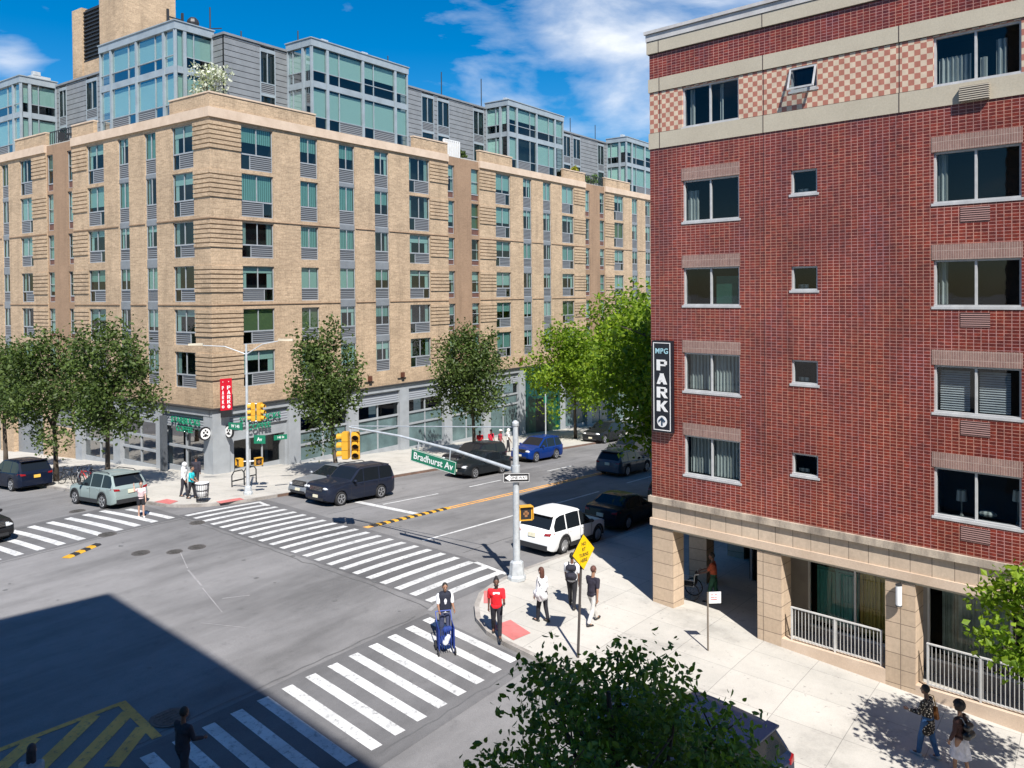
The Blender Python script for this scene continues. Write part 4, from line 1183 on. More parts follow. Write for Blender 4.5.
def sliding(parent, w, h, loc, treat, rz=-pi / 2, single=False, tilt=0):
    """aluminium sliding window; treat = what hangs behind the glass"""
    fr = MB(); pn = MB(); t = .055
    fr.box(0, w, -.02, .14, -.0, .075); fr.box(-.05, w + .05, -.05, .03, -.04, .03)
    fr.box(0, t, .02, .14, .075, h); fr.box(w - t, w, .02, .14, .075, h); fr.box(t, w - t, .02, .14, h - t, h)
    if not single: fr.box(w * .49 - .025, w * .49 + .03, .03, .12, .075, h - t)
    pn.quad((t, .08, .07), (w - t, .08, .07), (w - t, .08, h - t), (t, .08, h - t))
    o = fr.build('window', M['sash'], parent); o.location = loc; o.rotation_euler = (0, 0, rz)
    pn.build('pane', M['glass_clear'], o)
    bl = MB(); z0, z1 = .08, h - t; mt_ = M['curtain']
    def fold(x0, x1, za, zb, amp=.03, pitch=.11, y=.22):
        n = max(4, int((x1 - x0) / pitch * 4)); pts = [(x0 + (x1 - x0) * i / n, y + amp * sin(i * pi / 2 * 1.0 + .6 * sin(i))) for i in range(n + 1)]
        for p, q in zip(pts, pts[1:]): bl.quad((*p, za), (*q, za), (*q, zb), (*p, zb))
    if treat == 'full': fold(.06, w * .47, z0, z1, y=.3); fold(w * .50, w - .1, z0, z1)
    elif treat == 'split': fold(w * .08, w * .16, z0, z1); fold(w * .62, w * .68, z0, z1)
    elif treat == 'left': fold(.07, w * .22, z0, z1 * .8)
    elif treat == 'half': fold(.08, w * .42, z0, z1 * .62); fold(w * .52, w * .60, z0, z1 * .5); fold(w * .7, w * .82, z0, z1 * .8)
    elif treat == 'dark': fold(.06, w * .14, z0, z1)
    elif treat == 'teal': bl.quad((w * .54, .2, z0), (w * .93, .2, z0), (w * .93, .2, z1 * .8), (w * .54, .2, z1 * .8)); mt_ = paint((.045, .17, .12), .6)
    elif treat == 'slats':
        mt_ = M['white']
        n = int((z1 - z0 - .1) / .062)
        for i in range(n):
            z = z0 + .02 + i * .062
            for xa, xb in ((.1, w * .40), (w * .51, w * .86)): bl.quad((xa, .20, z), (xb, .20, z), (xb, .235, z + .045), (xa, .235, z + .045))
    elif treat == 'lamp':
        mt_ = M['curtain']
        for x, z in ((.52, .40), (1.83, .60)): bl.lathe((x, .55, z), [(.14, 0), (.11, .28)], 12); bl.lathe((x, .55, 0), [(.05, 0), (.02, .1), (.02, z)], 8)
        bl.ball((1.15, .5, .16), (.22, .1, .09))
    elif treat == 'small': bl.quad((.08, .3, z0), (w * .5, .3, z0), (w * .5, .3, z1 * .3), (.08, .3, z1 * .3))
    if bl.f: bl.build('curtain' if treat not in ('slats', 'lamp', 'teal') else ('blind' if treat != 'lamp' else 'table_lamp'), mt_, o)
    bk = MB(); D = .85
    bk.quad((0, D, 0), (w, D, 0), (w, D, h), (0, D, h)); bk.quad((0, .14, 0), (w, .14, 0), (w, D, 0), (0, D, 0)); bk.quad((0, .14, h), (w, .14, h), (w, D, h), (0, D, h))
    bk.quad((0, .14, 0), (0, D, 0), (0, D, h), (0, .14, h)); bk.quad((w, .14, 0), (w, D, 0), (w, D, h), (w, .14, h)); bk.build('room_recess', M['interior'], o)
    return o
TW = ['split', 'left', 'teal', 'full', 'full']; TR = ['half', 'dark', 'dark', 'slats', 'lamp']
for i, (z0, z1) in enumerate(FL):
    for (a, b), tr in zip(WIDE + RIGHT, (TW[i], 'split', TR[i])):
        sliding(RED, b - a, z1 - z0, PR(a, .03, z0), tr)
    for a, b in SMALL:
        za, zb = small_z(i)
        o = sliding(RED, b - a, zb - za, PR(a, .03, za), 'small', single=True)
        if i == 0:                                   # top small window: sash pushed open at the foot
            sh_ = MB(); h_ = zb - za - .06; w_ = b - a
            for x in (0, w_ - .05): sh_.bar((x + .025, 0, h_), (x + .025, -.20, .06), .05, .04)
            sh_.bar((0, -.20, .06), (w_, -.20, .06), .05, .05); sh_.bar((0, 0, h_), (w_, 0, h_), .05, .05)
            s2 = sh_.build('open_sash', M['sash'], o); s2.location = (0, -.06, 0)
            g_ = MB(); g_.quad((.03, 0, h_), (w_ - .03, 0, h_), (w_ - .03, -.20, .06), (.03, -.20, .06)); g_.build('sash_glass', M['glass_clear'], o).location = (0, -.06, 0)
    gm = MB(); zt = z0 - .12; 
    for a in (9.50, 13.9):
        o = MB(); pr = .14 if i == 0 else .015
        o.pbox(PR, a, a + .68, -pr, .05, zt - .38, zt); rpart('air_grille', o, M['tan_louver'] if i == 0 else M['red_louver'])
for z0, z1 in FL:
    for a in (3, 9, 15, 21, 27):
        p = PV(a, .03, z0); fr = sliding(RED, 1.9, z1 - z0, p, 'split', AVD)
        fr.location = PV(a + 1.9, .03, z0); fr.rotation_euler = (0, 0, pi + AVD)
# stone base: ledges, fascia, moulding
a = MB(); a.pbox(PR, -.10, SE, -.10, .2, 2.87, 3.07); a.pbox(PV, -.02, UE, -.10, .2, 2.871, 3.071); rpart('stone_ledge', a, M['ledge'], key=True)
a = MB(); a.pbox(PR, -.0, SE, .0, .70, 2.32, 2.87); a.pbox(PV, .01, UE, .0, .7, 2.321, 2.869); rpart('stone_fascia', a, M['fascia_stone'], key=True)
a = MB(); a.pbox(PR, -.06, SE, -.06, .7, 2.08, 2.32); a.pbox(PV, .0, UE, -.06, .7, 2.081, 2.319); rpart('stone_moulding', a, M['pale_band'], key=True)
a = MB(); a.pbox(PR, .02, SE, .02, 8, 2.0, 2.08); rpart('arcade_soffit', a, M['ochre_band'])
pr_ = MB(); PIERS = [(0, .80), (3.81, 4.58), (7.60, 8.38), (11.4, 12.18), (15.2, 16.0)]
for a_, b_ in PIERS: pr_.pbox(PR, a_, b_, 0, .68, -2.4, 2.0)
pr_.pbox(PV, 3.3, 4.1, .0, .68, -2.4, 2.0); pr_.pbox(PV, 7.6, 8.4, .0, .68, -2.6, 2.0); pr_.pbox(PV, 8.4, UE, .0, .5, -5, 2.0)
rpart('stone_pier', pr_, M['stone_block'], key=True)
# plinths with railings between the piers; recess walls with shop windows behind
lw = MB(); lw.pbox(PR, 4.58, 7.60, .0, .35, -2.4, -.52); lw.pbox(PR, 8.38, 11.4, .0, .35, -2.4, -.72); lw.pbox(PR, 12.18, 15.2, .0, .35, -2.6, -.9)
rpart('stone_plinth', lw, M['pale_band'], key=True)
rw = MB(); rw.pbox(PR, 3.6, 4.55, 2.0, 2.15, -2.4, 2.0); rw.pbox(PR, 7.15, 8.1, 2.0, 2.15, -2.4, 2.0); rw.pbox(PR, 11.0, 11.8, 2.0, 2.15, -2.4, 2.0); rw.pbox(PR, 4.55, SE, 2.0, 2.15, -2.4, -.75)
rw.pbox(PR, 3.62, 3.80, .68, 2.0, -2.4, 2.0); rw.pbox(PR, 4.4, SE, .35, 2.1, -1.5, -1.3); rpart('recess_wall', rw, paint((.36, .33, .30), .85, 0, .12, 1))
fr = MB(); gg = MB()
for a_, b_, m_ in ((4.55, 7.15, 6.0), (8.1, 11.0, 10.2), (11.8, 15.0, 13.5)):
    for x in (a_, m_, b_ - .06): fr.pbox(PR, x, x + .06, 2.0, 2.1, -.75, 2.0)
    fr.pbox(PR, a_, b_, 2.0, 2.1, 1.90, 2.0); fr.pbox(PR, a_, b_, 2.0, 2.1, -.75, -.68)
    gg.quad(PR(a_, 2.06, -.7), PR(b_, 2.06, -.7), PR(b_, 2.06, 1.95), PR(a_, 2.06, 1.95))
rpart('recess_window_frame', fr, M['white_frame']); rpart('recess_glass', gg, M['glass_clear'], key=True)
def cabinet(name, s0, s1, z0, z1, mat, n, d=2.35):
    a = MB(); a.pbox(PR, s0, s1, d, d + .1, z0, z1)
    for i in range(n):
        x0 = s0 + (s1 - s0) * i / n + .05; x1 = s0 + (s1 - s0) * (i + 1) / n - .05
        for xx in (x0, x1 - .05): a.pbox(PR, xx, xx + .05, d - .05, d, z0 + .08, z1 - .08)
        for zz in (z0 + .08, z1 - .13): a.pbox(PR, x0, x1, d - .05, d, zz, zz + .05)
        for k in range(1, 4): a.pbox(PR, x0 + (x1 - x0) * k / 4 - .01, x0 + (x1 - x0) * k / 4 + .01, d - .03, d, z0 + .13, z1 - .13)
    return rpart(name, a, mat)
cabinet('teal_screen', 4.7, 6.0, -.62, 1.15, paint((.12, .52, .46), .5, 0, .1), 2); cabinet('yellow_screen', 6.06, 7.1, -.7, 1.3, paint((.80, .58, .10), .5, 0, .1), 2)
cabinet('pale_screen', 8.4, 10.2, -.6, 1.3, paint((.60, .70, .62), .6, 0, .25, 3), 4)
a = MB(); a.pbox(PR, 3.6, SE, 3.1, 3.2, -2, 2.0); a.pbox(PR, .8, 3.75, 5.4, 5.5, -2.5, 2.0); a.pbox(PR, 3.75, 3.8, 2.15, 5.5, -2.5, 2.0); rpart('recess_interior', a, M['interior'], key=True)
dg_ = MB()
for s in (.9, 1.75, 2.6, 3.45): dg_.pbox(PR, s, s + .08, 5.25, 5.38, -1.6, 1.6)
dg_.pbox(PR, .9, 3.5, 5.25, 5.38, 1.2, 1.3)
for d in (2.6, 3.5, 4.4): dg_.pbox(PR, 3.62, 3.74, d, d + .07, -1.4, 1.8)
dg_.pbox(PR, 3.64, 3.73, 2.6, 4.47, 1.3, 1.4)
rpart('arcade_door_frame', dg_, M['grey_metal'], key=True)
a = MB()
for i in range(7): a.pbox(PR, 3.60, 3.63, 3.62 + (i % 2) * .25, 3.8 + (i % 2) * .3, -.9 + i * .33, -.75 + i * .33)
rpart('door_poster', a, M['coping'])
def balustrade(s0, s1, z0, z1, n, d=.12):
    a = MB()
    for i in range(n + 1):
        s = s0 + (s1 - s0) * i / n
        a.pbox(PR, s - .0075, s + .0075, d - .0075, d + .0075, z0, z1)
    for s in (s0, (s0 + s1) / 2, s1): a.pbox(PR, s - .025, s + .025, d - .025, d + .025, z0 - .08, z1 + .03)
    a.pbox(PR, s0 - .03, s1 + .03, d - .03, d + .03, z1, z1 + .035); a.pbox(PR, s0, s1, d - .02, d + .02, z0, z0 + .04)
    rpart('balustrade', a, M['rail_paint'])
balustrade(4.86, 7.45, -.46, .45, 25); balustrade(8.66, 11.2, -.66, .44, 25); balustrade(12.4, 15.0, -.8, .4, 25)
# sconce on the third pier
t = thing('wall_lamp', 'white cylindrical wall lamp on the stone pier between the two railings', 'lamp', (0, 0, 0)); 
lw_ = Matrix.Translation((GX, GY, 0)) @ Matrix.Rotation(-DR, 4, 'Z') @ Vector(PR(8.0, -.0, 1.4)); t.location = lw_; t.rotation_euler = (0, 0, -DR)
a = MB(); a.lathe((-.14, 0, 0), [(.075, 0), (.08, .04), (.08, .5), (.075, .54)], 14); a.build('shade', M['white'], t)
a = MB(); a.lathe((-.14, 0, -.03), [(.085, 0), (.085, .03)], 14); a.lathe((-.14, 0, .54), [(.085, 0), (.085, .03)], 14); a.box(-.07, 0, -.04, .04, .2, .34); a.build('mount', M['dark_metal'], t)
# MPG PARK sign
t = thing('parking_sign', 'black vertical MPG PARK sign with white border and arrow on the red brick corner', 'sign'); 
t.location = Matrix.Translation((GX, GY, 0)) @ Matrix.Rotation(-DR, 4, 'Z') @ Vector(PR(.53, -.02, 5.30)); t.rotation_euler = (0, 0, -pi / 2 - DR)
a = MB(); a.box(-.38, .38, -.16, 0, 0, 3.05); a.build('panel', paint((.008, .010, .016), .4, 0, 0), t)
a = MB()
for x0, x1, z0, z1 in ((-.33, -.305, .06, 2.99), (.305, .33, .06, 2.99), (-.305, .305, .06, .085), (-.305, .305, 2.965, 2.99)): a.box(x0, x1, -.168, -.16, z0, z1)
a.build('border', M['white'], t)
q = MB()
for i, ch in enumerate('PARK'): block_letter(q, ch, -.20, -.161, 2.06 - i * .455, .36, .40, .34, .008)
q.build('lettering', M['white'], t)
q = meshobj('lettering', text_mesh('MPG', .25, paint((.35, .60, .68), .5, 0, 0), .005, .003, .95, 1.12), t); q.location = (0, -.167, 2.70)
a = MB(); a.lathe((0, -.164, .36), [(.19, -.006), (.19, .006)], 24, 'y'); a.build('arrow_disc', M['white'], t)
a = MB(); a.box(-.03, .03, -.178, -.168, .22, .44); a.bar((-.12, -.174, .36), (.01, -.174, .49), .03, .05); a.bar((.12, -.174, .36), (-.01, -.174, .49), .03, .05); a.build('arrow', paint((.02, .05, .09), .5, 0, 0), t)

# ================================================================== the building the picture is taken from (casts the shade over the near corner)
HB = 26.0
CB = thing('neighbour_building', 'plain brown brick building beside the viewpoint whose shade falls on the near crossing', 'building', (.82, 10.2, gz(.8, 10.2)))
cp_ = [(.82, 10.2), (-30, 16.55), (-30, -40), (-5.55, -40)]
a = MB(); a.prism([(x - .82, y - 10.2) for x, y in cp_], -3, HB); a.build('wall', M['brown_brick'], CB)
wn = MB()
fd = Vector((sin(DR), cos(DR)))
for k in range(9):
    for z in (1.5, 4.6, 7.7, 12.8, 15.9, 19.0, 22.1):
        p = Vector((0, 0)) - fd * (2.5 + k * 4.6)
        q = p - fd * 1.8
        if abs(q.y + 10.2) < 2.5 and z < 13 : continue
        nn = Vector((fd.y, -fd.x)) * .03
        wn.hexa([(p.x, p.y, z), (q.x, q.y, z), (q.x + nn.x, q.y + nn.y, z), (p.x + nn.x, p.y + nn.y, z), (p.x, p.y, z + 1.5), (q.x, q.y, z + 1.5), (q.x + nn.x, q.y + nn.y, z + 1.5), (p.x + nn.x, p.y + nn.y, z + 1.5)])
wn.build('window', paint((.04, .05, .06), .1), CB)
# ================================================================== trees
def tree(lab, x, y, crown_c, rad, n, size, mat, seed, zbase=None, group='street trees', trunk_r=.13, name='street_tree', shape=1.0, clump=.34, nb=9, gaps=.12, twigs=0):
    rnd = random.Random(seed); zb = (sw(x, y) if zbase is None else zbase)
    t = thing(name, lab, 'tree', (x, y, zb), 0, group)
    c = Vector(crown_c) - Vector((x, y, zb)); rx, ry, rz = rad
    tr = MB(); fork = Vector((c.x * .3, c.y * .3, max(1.2, c.z - rz * .9)))
    tr.tube([(0, 0, -.1), (fork.x * .3, fork.y * .3, fork.z * .5), fork, (c.x * .8 + .1, c.y * .8, c.z), (c.x, c.y, c.z + rz * .75)], [trunk_r * 1.35, trunk_r, trunk_r * .85, trunk_r * .5, .02], 9)
    tips = []
    for i in range(nb):
        a = 2 * pi * i / nb + rnd.uniform(-.4, .4); zz = rnd.uniform(-.55, .75)
        s = fork.lerp(c + Vector((0, 0, rz * .5)), max(0, min(1, rnd.uniform(0, .8))))
        q = sqrt(max(.1, 1 - zz * zz)) * rnd.uniform(.6, .92)
        e = c + Vector((cos(a) * rx * q, sin(a) * ry * q, zz * rz))
        m = s.lerp(e, .5) + Vector((0, 0, rz * .08))
        tr.tube([s, m, e], [trunk_r * .42, trunk_r * .25, .012], 6); tips.append((m, e))
        for k in range(twigs):
            b = m.lerp(e, rnd.uniform(0, .9)); d = Vector((rnd.gauss(0, 1), rnd.gauss(0, 1), rnd.gauss(0, .6))).normalized() * rx * .3
            tr.tube([b, b + d], [.014, .004], 4)
    tr.build('trunk', M['bark'], t, smooth=True)
    mb = MB(); k = max(14, int(n / 150)); cl = []
    for i in range(k):
        u = rnd.uniform(-1, 1); a = rnd.uniform(0, 2 * pi); rr = rnd.random() ** .40 * rnd.uniform(.78, 1.0)
        q = sqrt(1 - u * u)
        # pear-shaped: wider below the middle
        wz = 1 - .35 * shape * max(0, u) - .10 * max(0, -u)
        p = c + Vector((cos(a) * q * rx * rr * wz, sin(a) * q * ry * rr * wz, u * rz * rr))
        cl.append((p, rnd.uniform(.6, 1.25)))
    cl += [(e, .62) for _, e in tips] + [(m_.lerp(e, .5), .6) for m_, e in tips]
    for p, s in cl:
        m = int(n / k * s * s)
        f = clump * s
        for _ in range(m):
            d = Vector((rnd.gauss(0, .5), rnd.gauss(0, .5), rnd.gauss(0, .40)))
            if d.length > 1.15: continue
            leaf(mb, p + Vector((d.x * rx * f, d.y * ry * f, d.z * rz * f)), size * rnd.uniform(.6, 1.3), rnd, .8)
    mb.build('crown', mat, t)
    return t
tree('leafy street tree directly behind the grey-green car', 23.3, 44.2, (23.0, 43.5, 5.2), (2.7, 2.75, 3.5), 9000, .15, M['leaf'], 11)
tree('street tree at the rear of the dark blue parked car', 23.3, 50.0, (23.1, 50.0, 4.8), (2.7, 2.9, 3.3), 8500, .15, M['leaf'], 12)
tree('leftmost street tree, cut by the photo edge', 23.4, 56.8, (23.2, 56.8, 4.5), (2.4, 2.6, 3.2), 7000, .16, M['leaf'], 13)
tree('street tree behind the silver parked car near the corner', 32.9, 36.6, (32.5, 36.9, 4.5), (2.5, 2.5, 3.9), 9500, .15, M['leaf'], 14)
tree('round street tree between the two parked black cars and the shops', 46.4, 37.0, (45.9, 37.0, 4.35), (3.0, 3.0, 3.5), 10500, .16, M['leaf'], 15)
tree('bright green street tree in front of the green shop', 61.3, 37.6, (60.8, 37.4, 3.5), (4.4, 4.2, 4.1), 14000, .20, M['leaf_bright'], 16)
tree('tall bright green tree beyond the green shop', 74.5, 38.0, (71.5, 37.6, 5.2), (5.2, 5.0, 5.6), 15000, .25, M['leaf_bright'], 17)
tree('farthest bright tree along the avenue beside the red building edge', 88, 38.5, (87, 38.4, 5.0), (4.5, 4.5, 5.4), 7000, .3, M['leaf_bright'], 18)
tree('broad dark tree half hidden behind the red brick building', 41.2, 16.4, (40.4, 18.1, 6.2), (5.2, 5.0, 5.0), 21000, .20, M['leaf_bright'], 19, trunk_r=.25, nb=14)
tree('second tree farther along the shaded avenue pavement', 52.5, 16.5, (53.5, 19.4, 5.8), (5.0, 5.0, 4.9), 13000, .24, M['leaf_bright'], 20, trunk_r=.22)
tree('small bright tree at the right photo edge by the railings', 19.5, .3, (19.8, .55, 3.35), (1.9, 1.95, 1.55), 5200, .11, M['leaf_bright'], 21, trunk_r=.08, nb=14, twigs=5)
FINE = True
tree('close dark-leaved tree filling the bottom of the photo', 5.6, 2.8, (6.36, 3.58, 5.10), (1.62, 1.55, 1.80), 27000, .050, M['leaf_dark'], 22, trunk_r=.10, nb=30, twigs=5, shape=.25, clump=.21)
FINE = False
bush('sapling', 'small yellow green sapling top at the bottom right photo edge', (17.6, 1.35, sw(17.6, 1.35)), (.5, .5, .6), 300, .10, M['leaf_yellow'], 31, 'plant')

# ================================================================== poles and signals
def signal_head(parent, loc, rz, lit=None, n=3):
    """yellow three-lens signal head facing its local -Y"""
    hd = thing('x', '', '') if False else None
    a = MB(); h = .36
    for i in range(n): a.box(-.17, .17, -.12, .14, -h * (i + 1) + .01, -h * i - .01)
    a.box(-.14, .14, -.10, .12, -h * n - .02, .03)
    o = a.build('signal_head', M['signal_yellow'], parent); o.location = loc; o.rotation_euler = (0, 0, rz)
    v = MB(); l = MB()
    for i in range(n):
        zc = -h * (i + .5)
        for k in range(9):
            t0 = pi * (-.15 + 1.3 * k / 9); t1 = pi * (-.15 + 1.3 * (k + 1) / 9)
            p0 = (cos(t0) * .14, sin(t0) * .14); p1 = (cos(t1) * .14, sin(t1) * .14)
            v.quad((p0[0], -.12, zc + p0[1]), (p1[0], -.12, zc + p1[1]), (p1[0] * 1.02, -.36, zc + p1[1] - .02), (p0[0] * 1.02, -.36, zc + p0[1] - .02))
        l.lathe((0, -.125, zc), [(.125, -.008), (.125, .012)], 14, 'y')
    v.build('visor', M['signal_yellow'], o); l.build('lens', paint((.035, .02, .015), .25, 0, 0), o)
    return o
def walk_head(parent, loc, rz):
    a = MB(); a.box(-.24, .24, -.10, .12, -.26, .26); a.box(-.26, .26, -.2, -.1, .24, .27); a.box(-.26, -.24, -.2, -.1, -.2, .27); a.box(.24, .26, -.2, -.1, -.2, .27)
    o = a.build('pedestrian_signal', M['signal_yellow'], parent); o.location = loc; o.rotation_euler = (0, 0, rz)
    b = MB(); b.box(-.19, .19, -.112, -.10, -.2, .2); b.build('lens', M['black'], o)
    b = MB(); b.box(-.05, .05, -.118, -.112, -.12, .1); b.box(-.1, .1, -.118, -.1125, -.04, .04); b.build('hand_symbol', paint((.25, .12, .05), .5), o)
    return o
def pole_base(t, r=.3, h=.55):
    a = MB(); a.lathe((0, 0, 0), [(r, 0), (r, .12), (r * .82, .18), (r * .72, h), (r * .5, h + .05)], 8); a.build('base', M['galv'], t)
# pole on the near corner with mast arm
bx, by = 23.52, 17.0; bz = sw(23.5, 16.9)
t = thing('traffic_signal_pole', 'tall grey signal pole with mast arm on the near pavement corner', 'signal pole', (bx, by - .1, bz))
L_ = lambda x, y, z: (x - bx, y - by + .1, z - bz)
pole_base(t, .33, .62)
a = MB(); a.tube([(0, 0, .1), (0, 0, 5.05), (0, 0, 5.5)], [.135, .10, .09], 12); a.lathe((0, 0, 5.45), [(.12, 0), (.13, .1), (.06, .18)], 10); a.build('pole', M['galv'], t, smooth=True, sharp=40)
a = MB(); a.tube([L_(23.52, 16.95, 3.72), L_(23.52, 19.6, 4.12), L_(23.52, 22.5, 4.40), L_(23.52, 25.35, 4.50)], [.065, .055, .045, .038], 10)
a.lathe(L_(23.52, 16.9, 3.55), [(.16, 0), (.16, .35)], 10); a.build('mast_arm', M['galv'], t, smooth=True, sharp=40)
a = MB(); a.tube([L_(23.52, 16.9, 5.25), L_(23.52, 25.25, 4.55)], .022, 6); a.tube([L_(23.52, 25.3, 4.5), L_(23.52, 25.3, 4.3)], .03, 6); a.build('tie_rod', M['galv'], t)
sh_ = signal_head(t, L_(23.62, 25.10, 4.28), radians(-48)); sh2 = signal_head(t, L_(23.42, 25.48, 4.28), radians(-150)); 

walk_head(t, L_(23.86, 16.75, 2.16), radians(-40)); a = MB(); a.tube([L_(23.52, 16.9, 2.35), L_(23.84, 16.78, 2.35)], .03, 6); a.tube([L_(23.52, 16.9, 2.0), L_(23.84, 16.78, 2.0)], .03, 6); a.build('signal_bracket', M['galv'], t)
st = thing('street_name_sign', 'green Bradhurst Av street name sign hanging under the mast arm', 'sign', (23.43, 20.7, 3.62), -pi / 2)
a = MB(); a.box(-1.13, 1.13, -.015, .015, -.24, .24); a.build('panel', M['sign_green'], st)
a = MB(); 
for z in (.215, -.23): a.box(-1.12, 1.12, -.020, -.0155, z, z + .014)
for x in (-1.12, 1.105): a.box(x, x + .014, -.0195, -.0155, -.22, .22)
a.build('border', M['white'], st)
q = meshobj('lettering', text_mesh('Bradhurst Av', .37, M['white'], .003, .004, 1.0), st); q.location = (0, -.02, -.0)
a = MB()
for x in (-.8, .8): a.box(x - .02, x + .02, -.01, .01, .24, .62)
a.build('hanger', M['galv'], st); st.rotation_euler = (0, radians(7), -pi / 2)
ow = thing('one_way_sign', 'black and white ONE WAY arrow sign on the near signal pole', 'sign', (23.38, 16.78, 3.50), radians(-52))
a = MB(); a.box(-.46, .46, -.012, .012, -.16, .16); a.build('panel', M['black'], ow)
a = MB(); a.quad((-.41, -.02, 0), (-.22, -.02, -.12), (-.22, -.02, -.065), (.38, -.02, -.065), (.38, -.02, .065), (-.22, -.02, .065), (-.22, -.02, .12)); a.build('arrow', M['white'], ow)
a = MB()
for z in (-.152, .14): a.box(-.452, .452, -.018, -.0125, z, z + .012)
for x in (-.452, .44): a.box(x, x + .012, -.0175, -.0125, -.14, .14)
a.build('border', M['white'], ow); q = meshobj('lettering', text_mesh('ONE WAY', .125, M['black'], .002, .002, 1.0), ow); q.location = (.08, -.024, 0)
# pole on the far corner with twin lamps
ax, ay = 26.15, 35.75; az = sw(ax, ay)
t = thing('street_lamp', 'slim grey lamp and signal pole with two luminaires on the far pavement corner', 'street lamp', (ax, ay, az))
L2 = lambda x, y, z: (x - ax, y - ay, z - az)
pole_base(t, .24, .4)
a = MB(); a.tube([(0, 0, .1), (0, 0, 6.0), (0, 0, 7.75)], [.10, .065, .05], 10); a.build('pole', M['galv'], t, smooth=True, sharp=40)
for (ex, ey, ez) in ((24.9, 37.6, 7.42), (27.15, 34.45, 7.62)):
    a = MB(); d = Vector((ex - ax, ey - ay, 0)); s = Vector((ax, ay, 6.95)); e = Vector((ex, ey, ez))
    a.tube([L2(*s), L2(*(s.lerp(e, .5) + Vector((0, 0, .18)))), L2(*e)], [.028, .024, .02], 8); a.build('lamp_arm', M['galv'], t)
    u = d.normalized(); a = MB(); p = Vector(L2(*e)); w = Vector((-u.y, u.x, 0)) * .10
    q = p + u * .75
    a.hexa([p - w * .6, q - w, q + w, p + w * .6, p - w * .6 + Vector((0, 0, .12)), q - w * .7 + Vector((0, 0, .1)), q + w * .7 + Vector((0, 0, .1)), p + w * .6 + Vector((0, 0, .12))]); a.build('luminaire', M['ochre_band'], t)
for o_ in (signal_head(t, L2(26.36, 35.60, 4.42), radians(-112)), signal_head(t, L2(26.62, 35.32, 4.42), radians(20))): o_.scale = (.8, .8, .84)
a = MB(); a.tube([L2(26.15, 35.75, 4.4), L2(26.5, 35.4, 4.4)], .03, 6); a.tube([L2(26.15, 35.75, 3.5), L2(26.5, 35.4, 3.5)], .03, 6); a.tube([L2(25.8, 36.1, 1.45), L2(26.6, 35.3, 1.45)], .03, 6); a.build('signal_bracket', M['galv'], t)
for o_ in (walk_head(t, L2(25.85, 35.98, 1.42), radians(-100)), walk_head(t, L2(26.52, 35.38, 1.42), radians(-15))): o_.scale = (.8, .8, .8)
for loc, rz, w, h, tx, lab in (((25.7, 36.1, 3.28), radians(-80), .95, .36, 'W 145', 'small green street sign left of the far signal pole'), ((26.6, 35.35, 2.55), radians(-62), .62, .44, 'Av', 'small green street sign just right of the far signal pole'), ((27.6, 34.95, 2.55), radians(-20), .7, .26, '145 St', 'narrow green street sign farthest right on the far signal pole')):
    st = thing('street_name_sign', lab, 'sign', loc, rz, 'green signs on the far signal pole')
    a = MB(); a.box(-w / 2, w / 2, -.012, .012, -h / 2, h / 2); a.build('panel', M['sign_green'], st)
    q = meshobj('lettering', text_mesh(tx, h * .62, M['white'], .003, .003, .9), st); q.location = (0, -.017, 0)
# yellow diamond sign
yx, yy = 19.72, 12.07; yz = sw(yx, yy)
t = thing('warning_sign', 'yellow diamond warning sign with black lettering on a dark post', 'sign', (yx, yy, yz))
a = MB(); a.tube([(0, 0, 0), (.1, -.1, 3.45)], [.04, .035], 8); a.build('post', paint((.06, .05, .045), .7, 0, .2), t)
ang = radians(-7); s_ = .49
for (y0, y1, ss, mt_, nm_) in ((-.05, -.03, s_ + .02, M['black'], 'panel_edge'), (-.062, -.0505, s_, paint((.80, .50, .0), .45, 0, .03, 5), 'panel')):
    a = MB(); f = [(-ss, y0, 0), (0, y0, -ss), (ss, y0, 0), (0, y0, ss)]; g = [(-ss, y1, 0), (0, y1, -ss), (ss, y1, 0), (0, y1, ss)]
    a.hexa(f + g); o = a.build(nm_, mt_, t); o.location = (.10, -.10, 3.0 - KERB + .12); o.rotation_euler = (0, 0, ang)
for i, tx in enumerate(('NO', 'RT', 'TURNS', 'HERE')):
    q = meshobj('lettering', text_mesh(tx, .14, M['black'], .002, .001, .95), t); q.location = (.10 - sin(ang) * -.066, -.10 - .066, 3.22 - i * .155); q.rotation_euler = (0, 0, ang)
# white regulation sign
wx, wy = 22.77, 9.47; wz = sw(wx, wy)
t = thing('parking_regulation_sign', 'small white parking regulation sign on a thin post near the stone arcade', 'sign', (wx, wy, wz))
a = MB(); a.tube([(0, 0, 0), (0, 0, 1.72)], .028, 8); a.build('post', paint((.17, .14, .11), .6, 0, .2), t)
a = MB(); a.box(.0, .36, -.012, .012, -.18, .15); o = a.build('panel', M['white'], t); o.location = (.01, -.03, 1.58); o.rotation_euler = (0, 0, radians(-50))
a = MB()
for i in range(3): a.box(.05, .13 + .03 * i, -.017, -.0125, .06 - i * .07, .085 - i * .07); a.box(.17, .24, -.017, -.0125, .06 - i * .07, .085 - i * .07)
q = a.build('lettering', paint((.45, .12, .12), .5, 0, 0), o)
# post beyond
t = thing('street_post', 'thin pale street post standing beside the blue car near the green shop', 'post', (53.6, 35.6, sw(53.6, 35.6)))
a = MB(); a.tube([(0, 0, 0), (0, 0, 4.2)], .05, 8); a.build('post', M['galv'], t)
a = MB(); a.box(-.2, .2, -.02, .02, 3.5, 4.0); a.build('panel', M['sign_green'], t)

